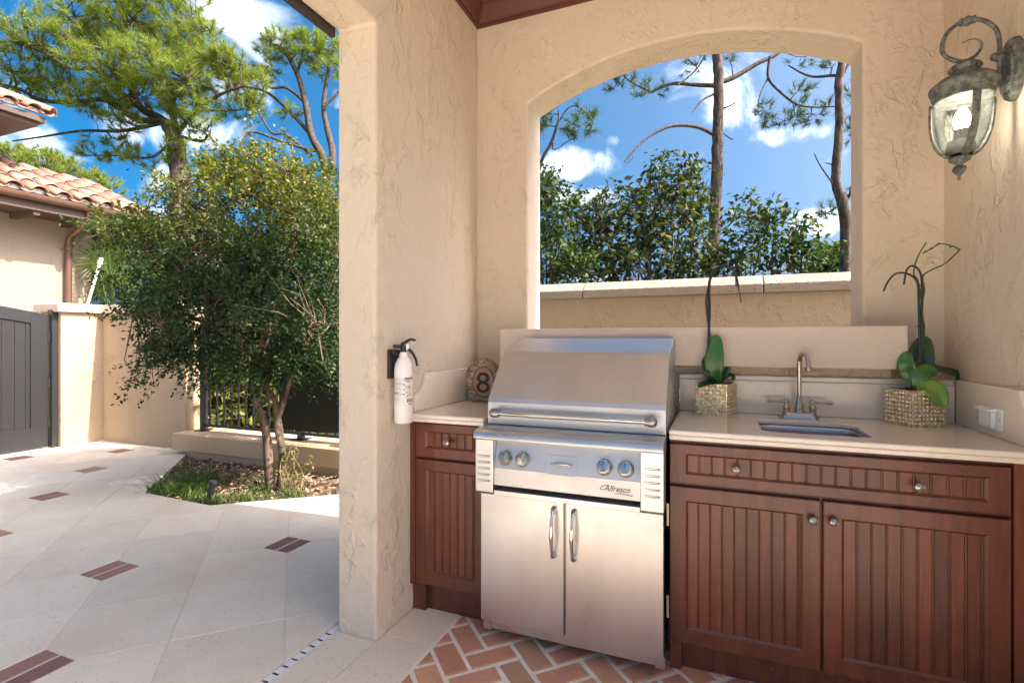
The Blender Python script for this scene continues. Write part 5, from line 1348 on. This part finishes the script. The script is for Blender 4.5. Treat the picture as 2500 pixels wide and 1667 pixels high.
# ---- big pine beyond the house
pine('large spreading pine with bright green needles rising behind the small tree', (440, 640), 15.0,
     [([(437, 400), (425, 330), (400, 295), (345, 265), (320, 215), (300, 150), (310, 60), (290, 0)], .15, .06, .5),
      ([(345, 265), (280, 215), (240, 170), (170, 165), (110, 130), (60, 110)], .10, .03, -.8), ([(400, 295), (330, 290), (260, 245), (180, 250), (100, 245), (40, 215), (-40, 200)], .10, .035, .6),
      ([(430, 320), (420, 250), (450, 180), (420, 120), (385, 90), (330, 50), (300, 20)], .10, .04, .3), ([(430, 330), (480, 270), (540, 230), (600, 210)], .08, .025, -.6), ([(425, 330), (490, 345), (510, 330), (525, 355)], .06, .02, -.3),
      ([(400, 300), (300, 320), (200, 320), (100, 335), (30, 345)], .06, .02, .8), ([(450, 200), (490, 160), (515, 120), (520, 90)], .06, .02, 0), ([(240, 170), (230, 100), (190, 60), (150, 30)], .05, .02, .2), ([(310, 60), (350, 20), (360, -30)], .05, .02, 0), ([(300, 150), (250, 120), (200, 110)], .05, .02, -1), ([(430, 330), (380, 380), (330, 385), (290, 380), (200, 380)], .04, .015, .5), ([(480, 270), (560, 270), (620, 265)], .04, .015, .5)],
     [(120, 100, 100, 45, 1.1, 85, -.5), (60, 160, 90, 50, 1.0, 75, 0), (200, 60, 90, 50, 1.0, 75, 0), (300, 90, 90, 60, 1.0, 85, .3), (360, 160, 90, 55, 1.1, 85, -.5), (250, 160, 80, 40, .9, 60, -.8), (420, 60, 90, 60, 1.0, 85, .2), (490, 110, 75, 50, .9, 65, 0), (520, 180, 70, 40, .9, 55, 0), (440, 190, 80, 40, .9, 60, -.6), (330, 230, 90, 30, .9, 50, -.3), (240, 250, 90, 32, .9, 50, 0), (460, 255, 80, 30, .8, 45, -.4), (560, 160, 60, 30, .7, 35, -.3), (600, 200, 50, 40, .7, 28, 0), (580, 265, 55, 18, .6, 20, .3), (150, 210, 70, 28, .7, 34, .3), (40, 215, 60, 28, .7, 28, .6), (380, -20, 140, 45, 1.2, 80, 0), (240, -10, 90, 30, 1, 45, 0), (270, 350, 60, 22, .6, 16, .4), (340, 385, 45, 18, .5, 13, .3), (240, 375, 60, 15, .5, 13, .3), (430, 360, 28, 22, .5, 12, -.2), (300, 300, 60, 18, .6, 18, -.3), (470, 300, 60, 20, .6, 20, -.4), (420, 410, 45, 25, .5, 14, 0)],
     trunk=[(440, 560, .30), (440, 470, .28), (436, 400, .26), (425, 340, .22), (405, 300, .15)], tw_r=(.022, .008), needleL=.30, per=46, w=.007, dens=1.25)
# ---- second pine, slender, twisting stems
pine('slender pine with twisting bare stems and a tufted crown near the pier', (815, 640), 16.0,
     [([(800, 480), (790, 390), (760, 330), (745, 250), (725, 180), (690, 120), (660, 110)], .15, .04, 0), ([(800, 480), (812, 380), (800, 320), (790, 260), (800, 180), (815, 110)], .13, .04, .4), ([(745, 250), (700, 215), (660, 215), (630, 190)], .06, .02, -.3), ([(760, 330), (700, 265), (650, 225), (610, 215)], .07, .025, .3), ([(725, 180), (740, 120), (720, 90)], .05, .02, .2), ([(760, 380), (700, 330), (665, 325), (640, 290), (620, 250)], .05, .02, -.4), ([(770, 370), (700, 350), (620, 322), (595, 340), (588, 365)], .05, .025, -.6), ([(790, 260), (830, 220), (860, 160)], .06, .02, .2)],
     [(700, 100, 60, 20, .6, 34, 0), (760, 110, 55, 22, .6, 34, 0), (810, 120, 45, 22, .6, 30, .2), (740, 140, 60, 18, .6, 24, 0), (660, 130, 30, 25, .5, 16, 0), (640, 185, 30, 16, .4, 12, -.2), (610, 215, 40, 20, .5, 16, .2), (800, 170, 50, 20, .5, 20, .2), (700, 270, 40, 14, .4, 10, 0), (650, 170, 30, 14, .4, 9, 0), (620, 265, 30, 20, .4, 10, -.3)],
     trunk=[(812, 560, .22), (806, 500, .2), (800, 470, .16)], tw_r=(.016, .006), needleL=.26, per=46, dens=1.4)
# ---- far pines low behind the roof
pine('distant rounded pine canopy showing above the clay tile roof', (90, 640), 24.0,
     [([(90, 560), (95, 470), (90, 400), (80, 370)], .15, .05, 0), ([(92, 470), (160, 420), (210, 425)], .07, .03, 0), ([(95, 460), (40, 400), (0, 380)], .07, .03, 0)],
     [(60, 390, 90, 35, 1.5, 120, 0), (130, 410, 80, 35, 1.4, 110, 0), (200, 440, 60, 35, 1.2, 75, 0), (250, 455, 40, 30, 1, 40, 0), (10, 380, 60, 35, 1.2, 60, .5)], needleL=.3, per=36, w=.013, trunk=[(90, 560, .25), (92, 480, .2)])
# ---- pines outside the arched window
pine('tall bare pine trunk with broken branch stubs centred in the arched window', (1745, 760), 9.6,
     [([(1745, 205), (1790, 190), (1850, 155), (1900, 130), (1930, 90)], .055, .03, .3), ([(1748, 210), (1700, 208), (1640, 205), (1590, 225)], .045, .025, .2), ([(1590, 225), (1540, 200), (1515, 175)], .02, .01, 0), ([(1655, 208), (1700, 170), (1730, 120)], .02, .01, .2), ([(1880, 140), (1876, 190), (1905, 225), (1945, 255), (1990, 262), (2040, 260)], .03, .012, -.2), ([(1876, 190), (1855, 235), (1850, 280)], .018, .009, -.3), ([(1745, 330), (1700, 310), (1640, 308), (1590, 330), (1560, 355), (1525, 395)], .04, .014, -.6)],
     [(1530, 190, 26, 34, .3, 16, 0), (1560, 225, 38, 14, .3, 9, 0), (1600, 215, 40, 18, .3, 8, .2), (1690, 160, 30, 25, .3, 10, .2), (1870, 275, 24, 30, .25, 12, -.3), (1900, 290, 40, 18, .3, 12, -.2), (1950, 225, 30, 28, .3, 12, -.2), (1985, 285, 28, 20, .3, 9, -.2), (1940, 285, 30, 16, .3, 9, -.2), (2005, 255, 20, 14, .2, 6, -.1), (1960, 140, 40, 16, .3, 6, 0), (1780, 140, 14, 14, .2, 5, 0), (1500, 215, 20, 22, .3, 8, .1)],
     needleL=.17, per=46, w=.0034, mat='needle_dark', trunk=[(1742, 690, .118), (1745, 560, .112), (1750, 420, .106), (1752, 330, .10), (1755, 230, .094), (1752, 150, .09), (1745, 60, .085), (1740, -200, .07)], tw_r=(.009, .004),
     stubs=[([(1755, 268), (1775, 262), (1798, 250)], .022, .008, -.2), ([(1755, 318), (1785, 340), (1790, 338)], .012, .006, -.1), ([(1748, 228), (1715, 245), (1690, 275)], .024, .01, -.2), ([(1530, 400), (1545, 385), (1535, 370)], .008, .004, 0)])
pine('leaning pine trunk with a knobbly fork close to the right window jamb', (2065, 760), 8.6,
     [([(2052, 190), (2035, 185), (1990, 188), (1960, 180), (1925, 160)], .03, .012, .2), ([(2052, 195), (2075, 150), (2095, 100)], .03, .015, .1), ([(2070, 480), (2090, 460), (2110, 420)], .03, .015, .1), ([(2045, 505), (2020, 520), (2000, 530)], .014, .008, 0), ([(2055, 300), (2090, 270), (2130, 250)], .02, .01, .2)],
     [(2085, 240, 26, 60, .4, 26, .3), (2015, 515, 22, 20, .2, 10, 0), (2080, 320, 22, 30, .3, 10, .3), (2090, 480, 20, 30, .3, 8, .1), (2030, 150, 22, 10, .2, 5, 0)],
     needleL=.17, per=46, w=.0034, mat='needle_dark', trunk=[(2064, 690, .09), (2066, 560, .088), (2058, 500, .09), (2042, 450, .075), (2042, 400, .07), (2050, 300, .066), (2048, 210, .064), (2056, 140, .058), (2062, 0, .05)], tw_r=(.008, .004),
     stubs=[([(2042, 460), (2020, 430), (2000, 400), (1988, 375)], .016, .008, -.2), ([(2040, 410), (2030, 402), (2015, 398)], .014, .007, 0), ([(2060, 500), (2075, 475), (2078, 455)], .03, .018, -.1)])
pine('pine bough with drooping tufts entering the arched window from the left jamb', (1290, 760), 8.0,
     [([(1290, 520), (1320, 400), (1345, 350), (1362, 300), (1365, 270)], .035, .014, 0), ([(1362, 300), (1390, 262), (1420, 265), (1440, 290)], .012, .007, -.1), ([(1362, 310), (1330, 305), (1300, 300)], .012, .007, 0), ([(1350, 350), (1350, 365), (1370, 358)], .012, .006, 0)],
     [(1390, 300, 24, 26, .2, 8, -.1), (1440, 300, 22, 26, .2, 10, -.1), (1410, 275, 20, 14, .2, 5, 0), (1340, 280, 25, 20, .2, 8, 0), (1395, 335, 16, 18, .2, 5, 0), (1325, 320, 20, 16, .2, 6, 0)],
     needleL=.17, per=46, w=.0034, mat='needle_dark', trunk=[(1285, 660, .06), (1290, 520, .045)], tw_r=(.007, .004))
def shrub(name, label, base, D, clumps, mat, per=9, L=(.05, .085), wr=.26, spray=.22, ntr=5, r0=.035, group=None, barkm='twigbark', z0=-.15, tfrac=.5, dens=1.0):
    b = onD(base[0], base[1], D); b.z = z0
    root = thing(name, label, 'shrub', b, group or 'shrubs beyond the garden walls'); mb = MB(); S2 = []
    for px, py, rx, ry, rd, n, dz in clumps:
        c_ = onD(px, py, D + dz)
        for _ in range(2):
            e = c_ + Vector(rng.normal(size=3) * .18); m1_ = b.lerp(e, .35) + Vector(rng.normal(size=3) * .12); m2_ = b.lerp(e, .7) + Vector(rng.normal(size=3) * .12)
            P2 = smoothpath([b, m1_, m2_, e], 5); mb.tube(P2, taper(r0, .006, len(P2)), 5); S2 += [tuple(p) for p in P2[6:]]
    part('stems', mb, M[barkm], root)
    P = np.concatenate([pxell(int(n * dens), px, py, D + dz, rx, ry, rd, .55) for px, py, rx, ry, rd, n, dz in clumps]); P[:, 2] = np.maximum(P[:, 2], z0 + .05)
    tw, dr = twigs(P[rng.random(len(P)) < tfrac], S2, .007, .0025, 3, .05, .15); part('twigs', tw, M[barkm], root)['kind'] = 'stuff'
    Dr = unit(P - np.array(b)) + rng.normal(size=P.shape) * .45
    pos, dd_ = sprays(P, Dr, per, spray); ld_ = unit(dd_ * .55 + rng.normal(size=pos.shape) * .6 + np.array([0, 0, -.35]))
    LL = rng.uniform(L[0], L[1], len(pos)); place(leaves_mesh('foliage', pos, ld_, LL, LL * wr), 'foliage', M[mat], root)
    return root
shrub('large_shrub', 'tall dark broadleaf shrub left of the bare pine trunk in the window', (1600, 760), 7.6,
      [(1600, 520, 90, 80, .7, 330, 0), (1520, 560, 90, 90, .7, 330, .2), (1660, 600, 100, 110, .8, 380, 0), (1580, 640, 130, 80, .8, 380, -.2), (1450, 580, 80, 70, .6, 220, 0), (1420, 520, 50, 40, .4, 70, 0), (1640, 450, 70, 40, .5, 120, 0), (1690, 500, 55, 60, .5, 130, .2), (1620, 400, 60, 18, .4, 36, 0), (1690, 420, 35, 35, .4, 36, .1), (1460, 660, 110, 50, .7, 220, 0), (1700, 680, 90, 50, .7, 170, 0)], 'leaf_shrub', 7, (.085, .135), .24, .28, tfrac=.9, dens=.3)
shrub('large_shrub', 'spreading sunlit broadleaf shrub right of the bare pine trunk in the window', (1880, 760), 7.2,
      [(1830, 540, 60, 40, .5, 110, 0), (1900, 570, 70, 45, .5, 150, 0), (1955, 612, 48, 28, .4, 90, 0), (1860, 620, 90, 50, .6, 180, 0), (1950, 650, 70, 35, .5, 110, 0), (1800, 660, 60, 40, .5, 110, 0), (1930, 540, 24, 14, .3, 20, 0)], 'leaf_dusk', 7, (.08, .125), .26, .26, tfrac=.9, dens=.3)
shrub('large_shrub', 'glossy green shrub filling the window beside the left jamb', (1330, 760), 7.0,
      [(1330, 470, 40, 50, .5, 100, 0), (1350, 550, 50, 60, .5, 150, 0), (1340, 640, 70, 60, .6, 190, 0), (1400, 660, 60, 40, .5, 110, 0), (1385, 500, 25, 25, .3, 28, 0)], 'leaf_dusk', 8, (.06, .09), .3, .2, dens=.6)
shrub('distant_tree', 'hazy pale green distant tree between the shrub and the leaning pine', (2030, 760), 26.0,
      [(2030, 640, 40, 35, 1.5, 260, 0), (2010, 680, 50, 30, 1.5, 220, 0), (2060, 660, 40, 40, 1.5, 200, 0)], 'leaf_gloss', 8, (.14, .24), .4, .5, r0=.1, group='distant trees')['category'] = 'tree'
# ---- greenery behind the railing and the wall
shrub('garden_shrub', 'yellow and green broadleaf shrub seen through the iron railing bars', (560, 1000), 6.6,
      [(520, 950, 60, 70, .5, 200, 0), (580, 930, 60, 80, .5, 210, 0), (640, 960, 60, 70, .5, 190, .2), (700, 960, 60, 70, .5, 180, 0), (560, 1010, 90, 40, .5, 190, 0), (660, 1020, 90, 35, .5, 170, 0), (600, 860, 110, 50, .5, 190, .2)], 'leaf_hedge', 9, (.06, .10), .38, .18, r0=.02)
shrub('garden_shrub', 'tall pale glossy shrub behind the railing next to the stucco pier', (770, 900), 10.5,
      [(740, 560, 80, 90, .8, 300, 0), (790, 480, 60, 80, .7, 240, 0), (760, 680, 90, 90, .8, 300, 0), (690, 620, 60, 80, .7, 200, .2), (720, 450, 50, 50, .6, 120, .2), (800, 800, 80, 80, .8, 200, .2), (820, 620, 60, 120, .8, 220, 0)], 'leaf_gloss', 9, (.045, .075), .32, .2)
shrub('garden_shrub', 'mixed green shrub mass behind the tan garden wall', (420, 900), 10.5,
      [(420, 650, 90, 80, .8, 300, 0), (340, 680, 80, 60, .7, 240, 0), (500, 620, 90, 90, .8, 300, 0), (580, 660, 90, 90, .8, 300, 0), (300, 640, 50, 60, .6, 150, .3), (245, 640, 45, 60, .6, 130, .3), (240, 710, 60, 40, .6, 120, .3), (470, 740, 140, 50, .8, 300, 0), (620, 780, 110, 70, .8, 300, .3), (560, 860, 120, 60, .8, 240, .6)], 'leaf_gloss', 9, (.05, .08), .3, .2)
# ---- fan palm by the house corner
def fan_palm(label, base, D, heads):
    b = onD(base[0], base[1], D); b.z = -.15
    root = thing('fan_palm', label, 'palm', b); mt = leafmat('palm_fronds', (.05, .10, .02), (.12, .18, .04), (.22, .26, .08), .3, .4, .5)
    part('trunk', MB().tube([b, b + Vector((0, 0, 1.0))], [.09, .08], 10), M['twigbark'], root)
    for px, py, R2, ang in heads:
        c_ = onD(px, py, D + rng.uniform(-.3, .3)); n = 26; P = []; F = []
        nv = Vector((rng.normal() * .5, -1, rng.normal() * .4)).normalized(); u1 = nv.orthogonal().normalized(); u2 = nv.cross(u1)
        out = (c_ - (b + Vector((0, 0, 1.0)))).normalized()
        for k in range(n):
            a = (k / (n - 1) - .5) * 4.4; d_ = (out * math.cos(a) + out.cross(nv).normalized() * math.sin(a)).normalized(); s_ = d_.cross(nv).normalized()
            L_ = R2 * (1 - .25 * abs(k / (n - 1) - .5)); i0 = len(P)
            P += [c_, c_ + d_ * L_ * .5 + s_ * .014, c_ + d_ * L_ + Vector((0, 0, -.10 * L_)), c_ + d_ * L_ * .5 - s_ * .014]; F.append((i0, i0 + 1, i0 + 2, i0 + 3))
        mb = MB().add(P, F); mb.tube([b + Vector((0, 0, 1.0)), c_], [.012, .008], 5)
        part('frond', mb, mt, root)
fan_palm('fan palm with pale stiff fronds by the tan house corner', (300, 900), 8.2, [(245, 640, .5, 0), (262, 590, .5, 0), (250, 700, .5, 0), (255, 620, .5, 0), (290, 590, .55, 0), (330, 620, .5, 0), (270, 690, .55, 0), (320, 700, .55, 0), (350, 660, .5, 0), (240, 650, .4, 0), (300, 650, .5, 0)])
# ---- grass clumps, weeds and litter in the bed
M['grass'] = leafmat('bed_grass', (.03, .075, .014), (.06, .13, .022), (.16, .19, .05), .3, .5, .3)
def clumps_mesh(C, per, hgt, spread, wd):
    V = []; F = []
    for (x, y, s_) in C:
        for _ in range(int(per * s_)):
            a = rng.uniform(0, 2 * PI); b = np.array([x + rng.normal() * spread * .4, y + rng.normal() * spread * .4, -.055]); h_ = hgt * s_ * rng.uniform(.5, 1.2); d = np.array([math.cos(a), math.sin(a), 0]); o_ = np.array([-math.sin(a), math.cos(a), 0]) * wd
            lean = rng.uniform(.2, 1.1) * h_; i0 = len(V)
            for t_, f_ in ((0, 1), (.4, .9), (.75, .6), (1, .05)):
                p = b + d * lean * t_ ** 1.7 + np.array([0, 0, h_ * (t_ - .35 * t_ ** 2.4)]); V += [p - o_ * f_, p + o_ * f_]
            F += [(i0 + 2 * k, i0 + 2 * k + 1, i0 + 2 * k + 3, i0 + 2 * k + 2) for k in range(3)]
    return qmesh('grass', V, F)
C = []
def rb(n, x0, x1, y0, y1, s0, s1):
    k = 0
    while k < n:
        x, y = rng.uniform(x0, x1), rng.uniform(y0, y1)
        if in_pl(x, y, -.03): C.append((x, y, rng.uniform(s0, s1))); k += 1
rb(34, -4.55, -4.1, 2.82, 3.3, .8, 1.4); rb(40, -4.2, -3.3, 2.78, 3.0, .5, 1.0); rb(60, -5.0, -3.2, 2.9, 3.7, .35, .85); rb(14, -3.4, -3.05, 2.95, 3.25, .5, .9)
gz = link('bed_grass', clumps_mesh(C, 16, .17, .08, .0035), M['grass']); tag(gz, 'tufts of green grass growing in the mulched bed', 'grass', kind='stuff')
n = 3200; P = np.column_stack([rng.uniform(-5.5, -2.3, n), rng.uniform(2.75, 3.92, n), rng.uniform(-.045, -.02, n)]); P = P[[in_pl(a, b_, -.005) for a, b_ in P[:, :2]]]
D_ = rng.normal(size=P.shape); D_[:, 2] *= .25
lt = MT('leaf_litter'); lt.P(base=lt.ramp(lt.island(), [(0, (.09, .05, .03)), (.4, (.24, .16, .10)), (.75, (.42, .31, .21)), (1, (.36, .20, .09))]), rough=.85)
lo = link('leaf_litter', leaves_mesh('leaf_litter', P, D_, rng.uniform(.03, .07, len(P)), rng.uniform(.006, .013, len(P))), lt.m); tag(lo, 'brown fallen leaves and bark chips over the bed', 'leaf litter', kind='stuff')
wd_ = thing('weed', 'spindly pale weed stems sprouting at the small tree base', 'weed', (-3.45, 3.35, -.05))
mb = MB(); P = []
for k in range(16):
    a = onD(rng.uniform(695, 735), 1190, D0 - .1); e = onD(rng.uniform(690, 770), rng.uniform(1085, 1150), D0 - .1 + rng.uniform(-.15, .15)); a.z = -.05
    pts = smoothpath([a, a.lerp(e, .5) + Vector(rng.normal(size=3) * .03), e], 4); mb.tube(pts, taper(.003, .0012, len(pts)), 4); P += [tuple(p) for p in pts[4:]]
part('stems', mb, simple('dry_stem', (.40, .28, .17), .8), wd_)
P = np.array(P); P = np.repeat(P, 2, 0)
place(leaves_mesh('leaves', P, rng.normal(size=P.shape), .035, .011), 'leaves', M['leaf_hedge'], wd_)
